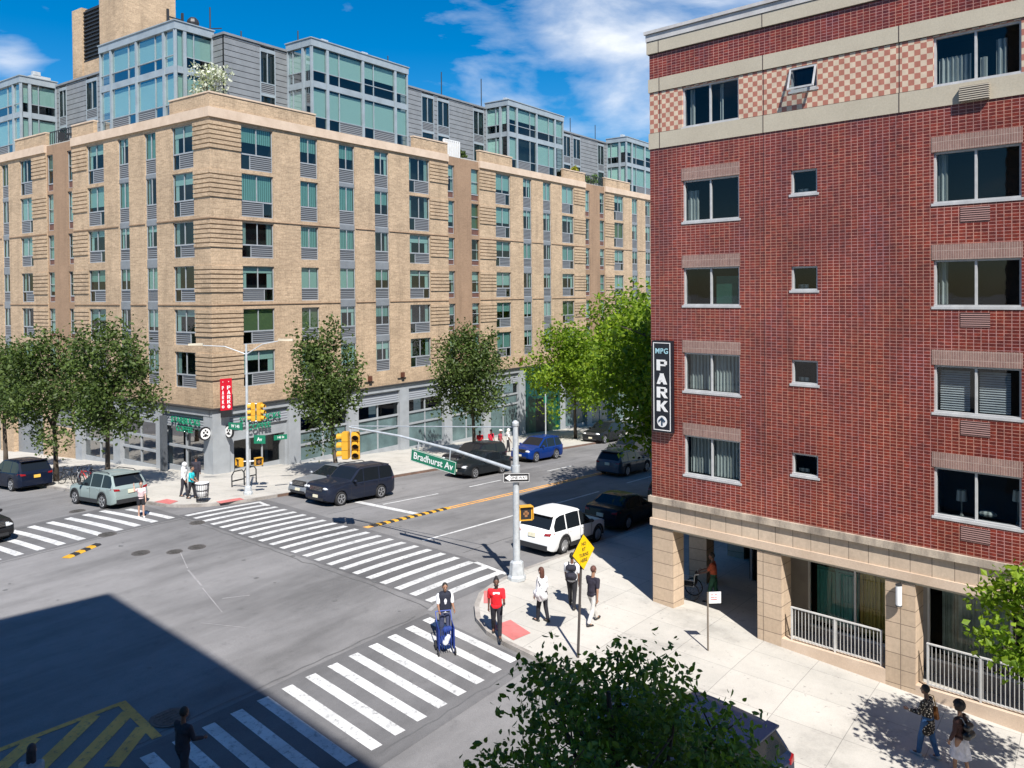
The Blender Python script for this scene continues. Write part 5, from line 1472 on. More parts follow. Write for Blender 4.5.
# ================================================================== street ironwork, turn strips, bin, racks
for x, y, r, lab in ((17.87, 34.0, .36, 'manhole cover at the edge of the left crossing'), (21.1, 32.5, .33, 'manhole cover at the ends of the crossing bars nearest the far corner'), (18.97, 29.26, .34, 'round manhole cover right of the pair in the middle of the crossing'),
                     (17.29, 30.42, .34, 'leftmost manhole cover in the open road'), (18.12, 29.45, .3, 'faint manhole cover between the two others in the road'), (19.53, 39.88, .36, 'manhole cover behind the left crossing'), (10.95, 18.1, .46, 'round manhole cover in the shade by the yellow hatching')):
    z = gz(x, y); t = thing('manhole_cover', lab, 'manhole cover', (x, y, z + .006), 0, 'manhole covers')
    a = MB(); a.lathe((0, 0, 0), [(r, 0), (r, .008)], 24); a.build('frame', paint((.10, .09, .085), .7, .1, .3, 9), t)
    a = MB(); a.lathe((0, 0, .009), [(r * .82, 0), (r * .82, .006)], 24)
    for k in range(-2, 3): a.box(-r * .5, r * .5, k * r * .25 - .015, k * r * .25 + .015, .016, .022)
    a.build('lid', paint((.085, .08, .075), .65, .2, .3, 12), t)
for (p, q, n, lab) in (((25.7, 26.36), (31.0, 26.43), 10, 'black and yellow rubber turn strip in the middle of the avenue'), ((16.9, 32.9), (15.3, 32.2), 3, 'short black and yellow rubber turn strip by the left crossing')):
    d = (Vector(q) - Vector(p)); L = d.length; t = thing('turn_strip', lab, 'road strip', (p[0], p[1], gz(*p) + .008)); yb = MB(); bb = MB(); s = Vector((-d.y, d.x)).normalized() * .18
    for i in range(n * 2):
        a0 = d * (i / (n * 2)); a1 = d * ((i + 1) / (n * 2) * .995)
        za = gz(p[0] + a0.x, p[1] + a0.y) - gz(*p); zc = gz(p[0] + a1.x, p[1] + a1.y) - gz(*p); m = yb if i % 2 else bb
        m.hexa([(a0.x - s.x, a0.y - s.y, za), (a1.x - s.x, a1.y - s.y, zc), (a1.x + s.x, a1.y + s.y, zc), (a0.x + s.x, a0.y + s.y, za)] + [(a0.x - s.x * .6, a0.y - s.y * .6, za + .05), (a1.x - s.x * .6, a1.y - s.y * .6, zc + .05), (a1.x + s.x * .6, a1.y + s.y * .6, zc + .05), (a0.x + s.x * .6, a0.y + s.y * .6, za + .05)])
    [q_.build('yellow_block', M['signal_yellow'], t) for q_ in split(yb)]; [q_.build('black_block', M['rubber'], t) for q_ in split(bb)]
t = thing('litter_bin', 'dark wire mesh litter bin with a white bag at the far corner ramp', 'litter bin', (23.5, 35.75, sw(23.5, 35.75)))
a = MB()
for i in range(20):
    q = 2 * pi * i / 20; a.tube([(cos(q) * .26, sin(q) * .26, 0), (cos(q) * .33, sin(q) * .33, .9)], .012, 4)
for z in (.03, .3, .6, .9):
    a.tube([(cos(2 * pi * k / 16) * (.26 + .07 * z / .9), sin(2 * pi * k / 16) * (.26 + .07 * z / .9), z) for k in range(17)], .018, 5)
a.build('basket', M['dark_metal'], t)
a = MB(); a.lathe((0, 0, .25), [(.2, 0), (.27, .2), (.31, .62), (.33, .68), (.2, .66)], 14); a.build('bag', M['white'], t)
for i in range(2):
    t = thing('bike_rack', ('hoop bicycle rack right of the coffee shop door', 'second hoop bicycle rack nearer the kerb by the lamp pole')[i], 'bike rack', ((28.6, 38.9), (27.6, 38.6))[i] + (sw(28, 38.8),), 0, 'hoop racks at the corner')
    a = MB(); a.tube([(-.4, 0, 0), (-.4, 0, .7), (-.25, 0, .9), (.25, 0, .9), (.4, 0, .7), (.4, 0, 0)], .035, 8); a.box(-.38, .38, -.015, .015, .35, .42); a.build('hoop', M['dark_metal'], t)

# ================================================================== bicycles
def bicycle(lab, x, y, rz, col, group='bicycles locked by the kerb'):
    t = thing('bicycle', lab, 'bicycle', (x, y, sw(x, y)), rz, group)
    for wx_ in (-.52, .52):
        a = MB(); a.tube([(wx_ + cos(2 * pi * k / 18) * .33, 0, .34 + sin(2 * pi * k / 18) * .33) for k in range(19)], .022, 6, cap=False)
        for k in range(8): a.tube([(wx_, 0, .34), (wx_ + cos(pi * k / 4) * .32, 0, .34 + sin(pi * k / 4) * .32)], .004, 3)
        a.build('wheel', M['rubber'], t)
    a = MB(); B = {'r': (-.52, 0, .34), 'b': (-.08, 0, .30), 's': (-.22, 0, .80), 'h': (.36, 0, .86), 'f': (.52, 0, .34)}
    for p, q in (('r', 'b'), ('r', 's'), ('b', 's'), ('s', 'h'), ('b', 'h'), ('h', 'f')): a.tube([B[p], B[q]], .022, 6)
    a.build('frame', paint(col, .35), t)
    a = MB(); a.tube([(.36, 0, .86), (.33, 0, 1.0)], .018, 6); a.tube([(.3, -.25, 1.0), (.35, 0, 1.01), (.3, .25, 1.0)], .018, 6); a.build('handlebar', M['black'], t)
    a = MB(); a.ball((-.25, 0, .90), (.14, .07, .04)); a.tube([(-.22, 0, .78), (-.24, 0, .9)], .015, 5); a.build('saddle', M['black'], t)
for i, (x, y, rz, col, lab) in enumerate(((23.0, 47.9, 1.9, (.02, .02, .02), 'black bicycle nearest the dark blue car'), (23.1, 47.0, 1.2, (.5, .5, .5), 'silver bicycle in the middle of the kerbside row'), (23.2, 46.2, 2.0, (.6, .03, .03), 'red bicycle nearest the grey-green car'), (23.9, 47.3, 1.5, (.05, .1, .2), 'dark blue bicycle behind the silver one'))):
    bicycle(lab, x, y, rz, col)
# ================================================================== cars
def lerp(a, b, t): return a + (b - a) * t
def interp(tab, x):
    if x <= tab[0][0]: return tab[0][1]
    for (x0, y0), (x1, y1) in zip(tab, tab[1:]):
        if x <= x1:
            t = (x - x0) / (x1 - x0); return lerp(y0, y1, t)
    return tab[-1][1]
def car_paint(col, metal=.3):
    m, nt, b, out = newmat('car_paint'); b.inputs['Base Color'].default_value = (*col, 1); b.inputs['Metallic'].default_value = metal
    b.inputs['Specular IOR Level'].default_value = .12; b.inputs['Coat Weight'].default_value = .35; b.inputs['Coat Roughness'].default_value = .02
    f = obj_noise(nt, 40, 2, .5); nt.links.new(ramp(nt, f, [(.3, g3(.45)), (.7, g3(.55))]), b.inputs['Roughness'])
    return m
GLASSC = paint((.010, .013, .017), .05, 0, 0, name='car_glass')
next(n for n in GLASSC.node_tree.nodes if n.type == 'BSDF_PRINCIPLED').inputs['Specular IOR Level'].default_value = .32
LAMPW = paint((.72, .74, .76), .12, .2, .03, 9); LAMPR = paint((.24, .008, .010), .2, 0, .05, 9); CHROME = paint((.55, .56, .58), .15, 1, 0); TRIM = paint((.022, .022, .024), .6, 0, .1, 9)
PLATE = paint((.70, .66, .50), .5, 0, .1, 30); PLATEY = paint((.75, .45, .08), .5, 0, .05, 30)
def car(lab, x, y, rz, kind, col, L=4.6, W=1.84, H=1.66, group='parked and waiting cars', roof=None, metal=.0, plate=None, rails=False, cladding=False, rim=None, name='parked_car', scale=1.0):
    """front is +x"""
    fx, bx_ = L / 2, -L / 2
    wb_ = L * .585; xf = fx - L * .185; xr = xf - wb_; RW = .345 if kind != 'sedan' else .325
    if kind == 'suv':
        hood = H * .62; top = [(bx_, .62), (bx_ + .03, H * .56), (bx_ + .12, H * .62), (bx_ + .50, H * .945), (bx_ + .80, H * .985), (-.45, H), (.10, H * .985), (.88, hood + .09), (1.02, hood + .04), (fx - .6, hood - .03), (fx - .25, hood - .12), (fx - .07, hood - .26), (fx - .01, .66), (fx, .55)]
        cab = (bx_ + .14, .95); wsh = (.14, .88); rsh = (bx_ + .14, bx_ + .49); tumble = .20
    elif kind == 'box':
        hood = H * .64; top = [(bx_, .65), (bx_ + .03, H * .58), (bx_ + .07, H * .64), (bx_ + .34, H * .95), (bx_ + .65, H * .99), (-.3, H), (.18, H * .98), (.76, hood + .07), (.88, hood + .03), (fx - .4, hood - .01), (fx - .14, hood - .07), (fx - .05, hood - .22), (fx - .01, .70), (fx, .55)]
        cab = (bx_ + .09, .82); wsh = (.22, .77); rsh = (bx_ + .09, bx_ + .33); tumble = .15
    else:
        hood = H * .66; top = [(bx_, .60), (bx_ + .04, H * .64), (bx_ + .12, H * .70), (bx_ + .62, H * .735), (bx_ + 1.28, H * .965), (-.55, H), (-.02, H * .985), (.86, hood + .05), (.98, hood + .01), (fx - .6, hood - .07), (fx - .15, hood - .24), (fx - .02, .56), (fx, .48)]
        cab = (bx_ + .66, .92); wsh = (.03, .86); rsh = (bx_ + .66, bx_ + 1.26); tumble = .20
    belt0 = H * (.60 if kind != 'sedan' else .65)
    xs = sorted(set([round(v, 3) for v in [p[0] for p in top] + [bx_ + .2, bx_ + .3, fx - .3, fx - .06, fx - .2] +
        [xf + RW * 1.17 * c for c in (-1, -.93, -.75, -.45, 0, .45, .75, .93, 1)] + [xr + RW * 1.17 * c for c in (-1, -.93, -.75, -.45, 0, .45, .75, .93, 1)] + [xf - .02 - RW * 1.2, -.06, .0, cab[0] + .02, wsh[0], wsh[1]] + [xr + .1, xr + .18] ]))
    xs = [v for i, v in enumerate(xs) if i == 0 or v - xs[i - 1] > .012]
    hw = W / 2
    rings = []
    for v in xs:
        zt = interp(top, v)
        e = min(1, (fx - v) / .55); r_ = min(1, (v - bx_) / .4)
        wx = hw * (1 - .20 * (1 - max(0, e)) ** 2.2 - .13 * (1 - max(0, r_)) ** 2.2)
        zb = .22 + .12 * (1 - e) ** 2 + .10 * (1 - r_) ** 2; az_ = zb
        for xw in (xf, xr):
            dx = abs(v - xw); ra = RW * 1.17
            if dx < ra: az_ = max(az_, RW + sqrt(max(0, ra * ra - dx * dx)) * .97)
        incab = cab[0] <= v <= cab[1]
        bl = min(interp([(bx_, belt0 + .02), (fx - 1.2, belt0 - .03), (fx, belt0 - .22)], v), zt - .02)
        wt = (hw - tumble) * (1 - .1 * (1 - min(1, max(0, r_)))) if incab else wx * .95
        if incab:
            tt = max(0, min(1, (zt - bl) / (H - belt0))); wt = lerp(wx * .955, hw - tumble, tt)
        z5 = zt - (.055 if incab else .03)
        z5 = max(z5, bl + .004)
        zm = lerp(az_, bl, .55) if az_ < bl - .1 else lerp(az_, bl, .5)
        rings.append([(0, zb), (wx * .80, zb if az_ == zb else az_), (wx * .965, az_), (wx, min(az_ + .10, zm)), (wx * 1.0, zm), (wx * .985, max(bl - .04, zm + .004)), (wx * .955, bl), (wt, z5), (wt * .86, zt - .006), (wt * .45, zt + .008), (0, zt + .012)])
    n = len(rings[0]); vs = []; fb = []; fg = []
    for v, rg in zip(xs, rings):
        for w_, z_ in rg: vs.append((v, w_, z_))
        for w_, z_ in rg: vs.append((v, -w_, z_))
    for i in range(len(xs) - 1):
        xm = (xs[i] + xs[i + 1]) / 2
        for k in range(n - 1):
            a = i * 2 * n + k; q = (a, a + 1, a + 1 + 2 * n, a + 2 * n)
            a2 = a + n; q2 = (a2, a2 + 2 * n, a2 + 1 + 2 * n, a2 + 1)
            g = False
            if k == 6 and cab[0] + .06 < xm < cab[1] - .04:
                g = not (-.07 < xm < .005) and not (xm < cab[0] + .22 and kind != 'sedan') and not (xr + .09 < xm < xr + .19)
                if kind == 'sedan' and xm < bx_ + .95: g = False
            if k in (8, 9) and (wsh[0] < xm < wsh[1] or rsh[0] + .0 < xm < rsh[1]): g = True
            (fg if g else fb).append(q); (fg if g else fb).append(q2)
    for i in (0, len(xs) - 1):
        for k in range(n - 1):
            a = i * 2 * n + k; fb.append((a, a + 1, a + 1 + n, a + n))
    P_ = car_paint(col, metal)
    t = thing(name, lab, 'car', (0, 0, 0), 0, group)
    def sub(nm, faces, mat):
        mb = MB(); idx = {}
        for f in faces:
            q = []
            for i in f:
                if i not in idx: idx[i] = len(mb.v); mb.v.append(vs[i])
                q.append(idx[i])
            mb.f.append(tuple(q)); mb.m.append(0)
        return mb.build(nm, mat, t, smooth=True, sharp=32)
    sub('body', fb, P_); sub('windows', fg, GLASSC)
    zl = lambda v: interp(top, v)
    # roof panel in another tone, rails
    if rails:
        a = MB()
        for s in (-1, 1): a.tube([(bx_ + .8, s * (hw - tumble - .06), H * .99), (bx_ + 1.0, s * (hw - tumble - .06), H + .05), (.1, s * (hw - tumble - .06), H + .045), (.3, s * (hw - tumble - .06), H * .985)], .02, 6)
        [q_.build('roof_rail', TRIM, t) for q_ in split(a)]
    if cladding:
        a = MB()
        for s in (-1, 1):
            a.box(xr + RW * 1.2, xf - RW * 1.2, s * (hw + .002) - .015, s * (hw + .002) + .015, .25, .42)
            for xw in (xf, xr):
                for k in range(10):
                    t0 = pi * (-.02 + 1.04 * k / 10); t1 = pi * (-.02 + 1.04 * (k + 1) / 10); r0, r1 = RW * 1.15, RW * 1.36
                    y0_ = s * (hw - .03); y1_ = s * (hw + .016)
                    pts = [(xw + cos(t0) * r0, RW + sin(t0) * r0), (xw + cos(t1) * r0, RW + sin(t1) * r0), (xw + cos(t1) * r1, RW + sin(t1) * r1), (xw + cos(t0) * r1, RW + sin(t0) * r1)]
                    a.hexa([(p[0], y0_, p[1]) for p in pts] + [(p[0], y1_, p[1]) for p in pts])
        a.box(bx_ - .02, bx_ + .12, -hw * .82, hw * .82, .27, .47); a.box(fx - .1, fx + .02, -hw * .72, hw * .72, .25, .42); a.build('cladding', TRIM, t)
    # lower grille, bumper openings
    a = MB(); zg = lerp(.40, hood, .5)
    a.box(fx - .20, fx - .005, -hw * .48, hw * .48, zg - .02, zg + .20); a.box(fx - .12, fx + .012, -hw * .60, hw * .60, .30, .42); a.build('grille', TRIM, t)
    a = MB()
    for z in (zg + .03, zg + .10, zg + .16): a.box(fx - .19, fx + .0, -hw * .46, hw * .46, z, z + .015)
    a.build('grille_bar', CHROME, t)
    for s in (-1, 1):
        a = MB(); zh = hood - .30 if kind != 'sedan' else hood - .33
        a.hexa([(fx - .50, s * hw * .93, zh + .02), (fx - .16, s * hw * .62, zh), (fx - .11, s * hw * .52, zh + .02), (fx - .42, s * hw * .80, zh + .04), (fx - .55, s * hw * .95, zh + .14), (fx - .17, s * hw * .70, zh + .15), (fx - .15, s * hw * .52, zh + .15), (fx - .5, s * hw * .8, zh + .17)])
        a.ball((fx - .11, s * hw * .64, zh + .07), (.10, .19, .07)); a.build('headlight', LAMPW, t)
        a = MB(); zt_ = H * (.56 if kind != 'sedan' else .60)
        a.hexa([(bx_ - .012, s * hw * .62, zt_ - .05), (bx_ + .03, s * hw * .885, zt_ - .06), (bx_ + .32, s * hw * .985, zt_ - .04), (bx_ + .2, s * hw * .6, zt_ - .05), (bx_ + .015, s * hw * .66, zt_ + .02), (bx_ + .05, s * hw * .895, zt_ + .06), (bx_ + .28, s * hw * .985, zt_ + .05), (bx_ + .2, s * hw * .6, zt_ + .05)]); a.build('tail_light', LAMPR, t)
        a = MB(); a.ball((.68 if kind != 'sedan' else .62, s * (hw + .08), belt0 + .10), (.09, .11, .075), 10, 6); a.bar((.72 if kind != 'sedan' else .66, s * (hw - .06), belt0 + .02), (.68 if kind != 'sedan' else .62, s * (hw + .04), belt0 + .06), .05, .03); a.build('mirror', TRIM if cladding else P_, t)
        for xd in (.12, -.82):
            a = MB(); a.box(xd - .1, xd + .1, s * (hw - .006) - .012, s * (hw - .006) + .012, belt0 - .12, belt0 - .09); a.build('door_handle', P_ if metal < .6 else CHROME, t)
        a = MB()
        for xd in (.85, -.05, -1.02 if L > 4.3 else -.95):
            a.box(xd - .006, xd + .006, s * (hw - .004) - .006, s * (hw - .004) + .006, .34, belt0 - .05)
        a.build('door_seam', TRIM, t)
    a = MB(); a.box(bx_ - .03, bx_ + .05, -.17, .17, .72 if kind != 'sedan' else .62, .88 if kind != 'sedan' else .78); a.build('licence_plate', plate or PLATE, t)
    a = MB(); a.box(fx - .03, fx + .035, -.16, .16, .42, .55); a.build('licence_plate', PLATE, t)
    if kind != 'sedan':
        a = MB(); a.box(bx_ + .34, bx_ + .62, -hw * .72, hw * .72, H * .955, H * .985); a.build('spoiler', P_, t)
    a = MB(); a.box(bx_ + .25, fx - .25, -hw * .74, hw * .74, .20, .52); a.build('underbody', M['black'], t)
    for xw in (xf, xr):
        for s in (-1, 1):
            yy_ = s * (hw - .115)
            w = MB(); w.lathe((xw, yy_, RW), [(RW * .70, -.11), (RW * .93, -.115), (RW, -.08), (RW, .08), (RW * .93, .115), (RW * .70, .11)], 22, 'y'); wo_ = w.build('wheel', M['rubber'], t, smooth=True, sharp=35)
            w = MB(); c = (xw, yy_ + s * .10, RW)
            w.lathe(c, [(RW * .68, -.012), (RW * .70, .018), (RW * .60, .018), (RW * .58, -.004)], 20, 'y'); w.lathe(c, [(RW * .16, -.01), (RW * .14, .03)], 10, 'y')
            for k in range(5):
                q = 2 * pi * k / 5 + .3
                for dq in (-.14, .14):
                    w.bar((c[0] + cos(q) * RW * .12, c[1] + s * .012, c[2] + sin(q) * RW * .12), (c[0] + cos(q + dq) * RW * .64, c[1] + s * .012, c[2] + sin(q + dq) * RW * .64), .035, .025)
            w.build('rim', rim or M['rim'], wo_)
    # put it on the sloping street
    nx, ny = cos(rz), sin(rz)
    p = Vector((x + nx * 1.3, y + ny * 1.3)); q = Vector((x - nx * 1.3, y - ny * 1.3)); l = Vector((x - ny * .7, y + nx * .7)); r = Vector((x + ny * .7, y - nx * .7))
    X = Vector((nx * 2.6, ny * 2.6, gz(*p) - gz(*q))).normalized(); Y = Vector((-ny * 1.4, nx * 1.4, gz(*l) - gz(*r))).normalized(); Z = X.cross(Y).normalized(); Y = Z.cross(X)
    mt_ = Matrix((X, Y, Z)).transposed().to_4x4(); mt_.translation = (x, y, (gz(*p) + gz(*q)) / 2)
    t.matrix_world = mt_ @ Matrix.Diagonal((scale, scale, scale, 1))
    return t
# waiting and parked along the avenue, facing the crossing
car('silver grey sedan parked at the kerb behind the dark blue off-road car', 29.75, 33.45, pi, 'sedan', (.30, .32, .34), L=4.7, W=1.82, H=1.46, metal=.6)
car('dark navy boxy off-road car waiting at the stop line', 29.2, 31.45, pi, 'box', (.012, .016, .030), L=4.7, W=1.85, H=1.72, rails=True)
car('black sedan with bright headlights driving towards the crossing', 40.2, 31.75, pi, 'sedan', (.010, .013, .016), L=4.65, W=1.82, H=1.44)
car('large black off-road car parked at the kerb beside the black sedan', 41.9, 33.45, pi, 'box', (.010, .010, .014), L=4.9, W=1.90, H=1.62)
car('bright royal blue compact off-road car driving on the avenue', 48.3, 32.85, pi, 'suv', (.003, .028, .17), L=4.35, W=1.82, H=1.60, metal=.2)
car('black parked car with white front plate under the bright trees', 61.6, 34.3 + .6, pi, 'suv', (.010, .012, .014), L=4.7, W=1.88, H=1.68)
car('dark car parked farthest along the kerb beyond the green shop', 69.0, 34.2, pi, 'suv', (.03, .03, .035), L=4.5, W=1.8, H=1.6)
# shaded side
car('white compact off-road car parked at the near corner', 29.05, 18.55, .0, 'suv', (.74, .75, .76), L=4.55, W=1.84, H=1.62, metal=0, rails=False, cladding=True)
car('shiny black sedan parked behind the white car in the building shade', 34.75, 18.65, .0, 'sedan', (.010, .012, .018), L=4.75, W=1.84, H=1.45)
car('black car parked in deep shade against the red building edge', 41.0, 18.6, .0, 'suv', (.012, .012, .016), L=4.6, W=1.85, H=1.65)
car('grey sport utility car driving away past the yellow line', 47.7, 25.55, .0, 'suv', (.085, .095, .12), L=4.6, W=1.85, H=1.58, rails=True)
car('dark boxy car ahead of the grey one on the avenue', 52.9, 27.9, pi, 'box', (.03, .032, .04), L=4.4, W=1.8, H=1.70)
# side street
car('pale grey-green off-road car parked beside the left crossing', 21.30, 40.45, pi / 2, 'suv', (.245, .30, .29), L=4.5, W=1.84, H=1.66, metal=.1, rails=True, cladding=True)
car('dark blue off-road car with yellow plate parked under the left trees', 21.5, 50.7, pi / 2, 'suv', (.004, .008, .022), L=4.7, W=1.88, H=1.68, plate=PLATEY)
car('black sedan entering from the left photo edge at the crossing', 14.55, 39.0, -pi / 2 + .02, 'sedan', (.012, .012, .013), L=4.8, W=1.84, H=1.46)
car('dark blue hatchback parked at the near kerb under the close tree', 17.12, 7.75, pi / 2 - DR + .0, 'suv', (.004, .012, .035), L=4.5, W=1.82, H=1.50, plate=PLATE)

# ================================================================== people
def capsule(mb, a, b, r0, r1, n=12, flat=1.0):
    a = Vector(a); b = Vector(b); d = b - a; L = d.length
    if L < 1e-6: d = Vector((0, 0, 1)); L = 1e-6
    d = d / L; up = Vector((0, 1, 0)) if abs(d.y) < .9 else Vector((1, 0, 0))
    r = d.cross(up).normalized(); u = d.cross(r); base = len(mb.v); rings = []
    for i in range(1, 4): t = -pi / 2 + pi / 2 * i / 3; rings.append((a + d * (sin(t) * r0), cos(t) * r0))
    for i in range(0, 3): t = pi / 2 * i / 3; rings.append((b + d * (sin(t) * r1), cos(t) * r1))
    mb.v.append(tuple(a - d * r0))
    for c, q in rings:
        for j in range(n):
            t = 2 * pi * j / n; mb.v.append(tuple(c + (r * cos(t) * flat + u * sin(t)) * q))
    mb.v.append(tuple(b + d * r1)); k = len(rings)
    for j in range(n):
        mb.f.append((base, base + 1 + (j + 1) % n, base + 1 + j)); mb.m.append(0)
        q = base + 1 + (k - 1) * n; mb.f.append((q + j, q + (j + 1) % n, base + 1 + k * n)); mb.m.append(0)
    for i in range(k - 1):
        for j in range(n):
            p = base + 1 + i * n + j; q = base + 1 + i * n + (j + 1) % n
            mb.f.append((p, q, q + n, p + n)); mb.m.append(0)
def fuse(mb, name, mat, parent, voxel=.012):
    me = mb.mesh(name, mat); o = bpy.data.objects.new(name, me); COL.objects.link(o)
    md = o.modifiers.new('r', 'REMESH'); md.mode = 'VOXEL'; md.voxel_size = voxel; md.use_smooth_shade = True
    s = o.modifiers.new('s', 'SMOOTH'); s.factor = .5; s.iterations = 2
    dg = bpy.context.evaluated_depsgraph_get(); dg.update()
    m2 = bpy.data.meshes.new_from_object(o.evaluated_get(dg)); bpy.data.objects.remove(o)
    m2.materials.clear(); m2.materials.append(mat); m2.name = name
    m2.polygons.foreach_set('use_smooth', [True] * len(m2.polygons))
    return meshobj(name, m2, parent)
CLO = {}
def cloth(c, rough=.85):
    m = paint(c, rough, 0, .22, 7, name='cloth')
    if 'folds' not in m:
        nt = m.node_tree; b = next(n for n in nt.nodes if n.type == 'BSDF_PRINCIPLED'); bump(nt, b, obj_noise(nt, 9, 3, .6, stretch=(1, 1, .45)), .9, .035); m['folds'] = 1
    return m
def person(lab, x, y, face, H=1.72, skin='skin_mid', top=(.5, .5, .5), pants=(.02, .02, .03), shoes=(.02, .02, .02), hair=(.015, .012, .01), stride=.35, arms=((-.3, .2), (.3, .2)), lean=.05,
           sleeves='short', style='short', skirt=None, woman=False, print_col=None, z=None, group='people on foot', look=0.0, detail=True, shorts=False, mats=None, knees=None, inner=None, beard=False, headtilt=0):
    """stands at x, y facing `face` (radians); arms = ((upper swing, elbow bend) left, right)"""
    k = H / 1.75; vx = .010 if detail else .016
    t = thing('person', lab, 'person', (x, y, (sw(x, y) if z is None else z)), face, group)
    S = lambda p: Vector((p[0] * k, p[1] * k, p[2] * k))
    sw_ = stride
    # hips drop a little with the stride
    leg = .88; hipz = .93 - (1 - cos(sw_ * .9)) * .43
    pel = Vector((0, 0, hipz)); ch = pel + Vector((sin(lean) * .48, 0, cos(lean) * .46)); nk = ch + Vector((lean * .03 + .005, 0, .10)); 
    hd = nk + Vector((.035 + headtilt * .08, 0, .155 - abs(headtilt) * .02)); shw = .165 if woman else .195; hpw = .10 if woman else .092
    J = {}
    for s, sg in (('l', 1), ('r', -1)):
        a = sw_ * sg; fwdleg = a > 0
        bend = .12 if fwdleg else .35 * min(1, abs(a) * 2.2)
        if knees: bend = knees[0 if s == 'l' else 1]
        hip = pel + Vector((0, sg * hpw, -.02)); knee = hip + Vector((sin(a + bend * .5), 0, -cos(a + bend * .5))) * .43
        ank = knee + Vector((sin(a - bend * .7), 0, -cos(a - bend * .7))) * .41
        J['hip' + s] = hip; J['knee' + s] = knee; J['ank' + s] = ank
        pitch = (a - bend * .7) if not fwdleg else .05
        J['toe' + s] = ank + Vector((.165 * cos(pitch * .8), sg * .02, -.045 - (.10 * abs(pitch) if not fwdleg else 0)))
        au, el = arms[0 if s == 'l' else 1][:2]; out = arms[0 if s == 'l' else 1][2] if len(arms[0 if s == 'l' else 1]) > 2 else .10
        sh_ = ch + Vector((0, sg * shw, .0)); elb = sh_ + Vector((sin(au) * cos(out), sg * sin(out), -cos(au) * cos(out))) * .285
        wr = elb + Vector((sin(au + el) * cos(out * .3), sg * sin(out) * .3 - sg * .02 * el, -cos(au + el))) * .255
        J['sh' + s] = sh_; J['el' + s] = elb; J['wr' + s] = wr
    low = min(J['ankl'].z, J['ankr'].z) - .085
    for q in list(J): J[q] = J[q] - Vector((0, 0, low))
    dz = Vector((0, 0, -low)); pel += dz; ch += dz; nk += dz; hd += dz
    # body: one continuous skin
    b = MB(); c = lambda p, q, r0, r1, fl=1.0: capsule(b, S(p), S(q), r0 * k, r1 * k, 12, fl)
    c(pel + Vector((0, .05, .02)), pel + Vector((0, -.05, .02)), .105, .105); c(pel, ch - Vector((0, 0, .1)), .11, .115); c(ch + Vector((0, .09, -.08)), ch + Vector((0, -.09, -.08)), .10, .10)
    c(J['shl'] - Vector((0, .03, .0)), J['shr'] + Vector((0, .03, 0)), .06, .06); c(ch, hd - Vector((.02, 0, .03)), .055, .05)
    b.ball(S(hd + Vector((0, 0, .015))), (.098 * k, .076 * k, .115 * k), 14, 10); c(hd + Vector((.045, 0, -.06)), hd + Vector((.05, 0, -.075)), .045, .04)
    c(hd + Vector((.092, 0, .01)), hd + Vector((.108, 0, -.022)), .012, .017)
    c(hd + Vector((.088, -.02, -.055)), hd + Vector((.088, .02, -.055)), .010, .010)
    for sg in (1, -1): c(hd + Vector((-.005, sg * .078, .015)), hd + Vector((-.012, sg * .082, -.015)), .016, .012)
    for s, sg in (('l', 1), ('r', -1)):
        c(J['sh' + s], J['el' + s], .050, .038); c(J['el' + s], J['wr' + s], .040, .026)
        c(J['hip' + s], J['knee' + s], .085, .052); c(J['knee' + s], J['ank' + s], .054, .036); c(J['ank' + s], J['toe' + s], .038, .03)
        w = J['wr' + s]; d = (w - J['el' + s]).normalized(); side = Vector((0, 1, 0)); fwd_ = d.cross(side).normalized()
        if fwd_.x < 0: fwd_ = -fwd_
        palm = w + d * .085; c(w, palm, .024, .034, .65)
        for i, (off, ln) in enumerate(((-.028, .058), (-.009, .068), (.010, .064), (.028, .050))):
            f0 = palm + fwd_ * off + d * .01; f1 = f0 + d * ln * .55 - side * sg * .008; f2 = f1 + d * ln * .42 - side * sg * .022
            c(f0, f1, .0105, .009); c(f1, f2, .009, .008)
        th0 = w + d * .03 + fwd_ * .026; th1 = th0 + d * .035 + fwd_ * .028; c(th0, th1, .012, .010); c(th1, th1 + d * .028 + fwd_ * .004, .010, .009)
    fuse(b, 'body', M[skin], t, vx * .9)
    def garment(name, segs, mat, v=vx):
        g = MB()
        for p, q, r0, r1, *fl in segs: capsule(g, S(p), S(q), r0 * k, r1 * k, 12, fl[0] if fl else 1.0)
        return fuse(g, name, mat, t, v)
    tm = (mats or {}).get('top') or cloth(top); pm = (mats or {}).get('pants') or cloth(pants)
    # trousers or shorts
    if skirt:
        g = MB(); zt_ = pel.z + .06; kn = (J['kneel'].z + J['kneer'].z) / 2 + skirt[0]
        cx_ = (J['kneel'].x + J['kneer'].x) / 2; capsule(g, S((pel.x, 0, zt_)), S((pel.x, 0, pel.z - .05)), .135 * k, .16 * k, 14, .85)
        o_ = fuse(g, 'waist', cloth(skirt[1]), t, vx)
        g = MB(); rr = [(.135, zt_), (.17, pel.z - .05), (.20, lerp(pel.z, kn, .6)), (.225 + .15 * abs(sw_), kn)]
        for (r0, z0), (r1, z1) in zip(rr, rr[1:]):
            for j in range(20):
                t0 = 2 * pi * j / 20; t1 = 2 * pi * (j + 1) / 20; fo = lambda tt, zz: 1 + .06 * sin(6 * tt) * (1 if zz < pel.z - .1 else 0)
                g.quad(*[S((lerp(pel.x, cx_, (zt_ - zz) / .6) * 1 + rr_ * cos(tt) * fo(tt, zz), rr_ * sin(tt) * .9 * fo(tt, zz), zz)) for rr_, tt, zz in ((r0, t0, z0), (r0, t1, z0), (r1, t1, z1), (r1, t0, z1))])
        g.build('skirt', cloth(skirt[1]), t, smooth=True)
    else:
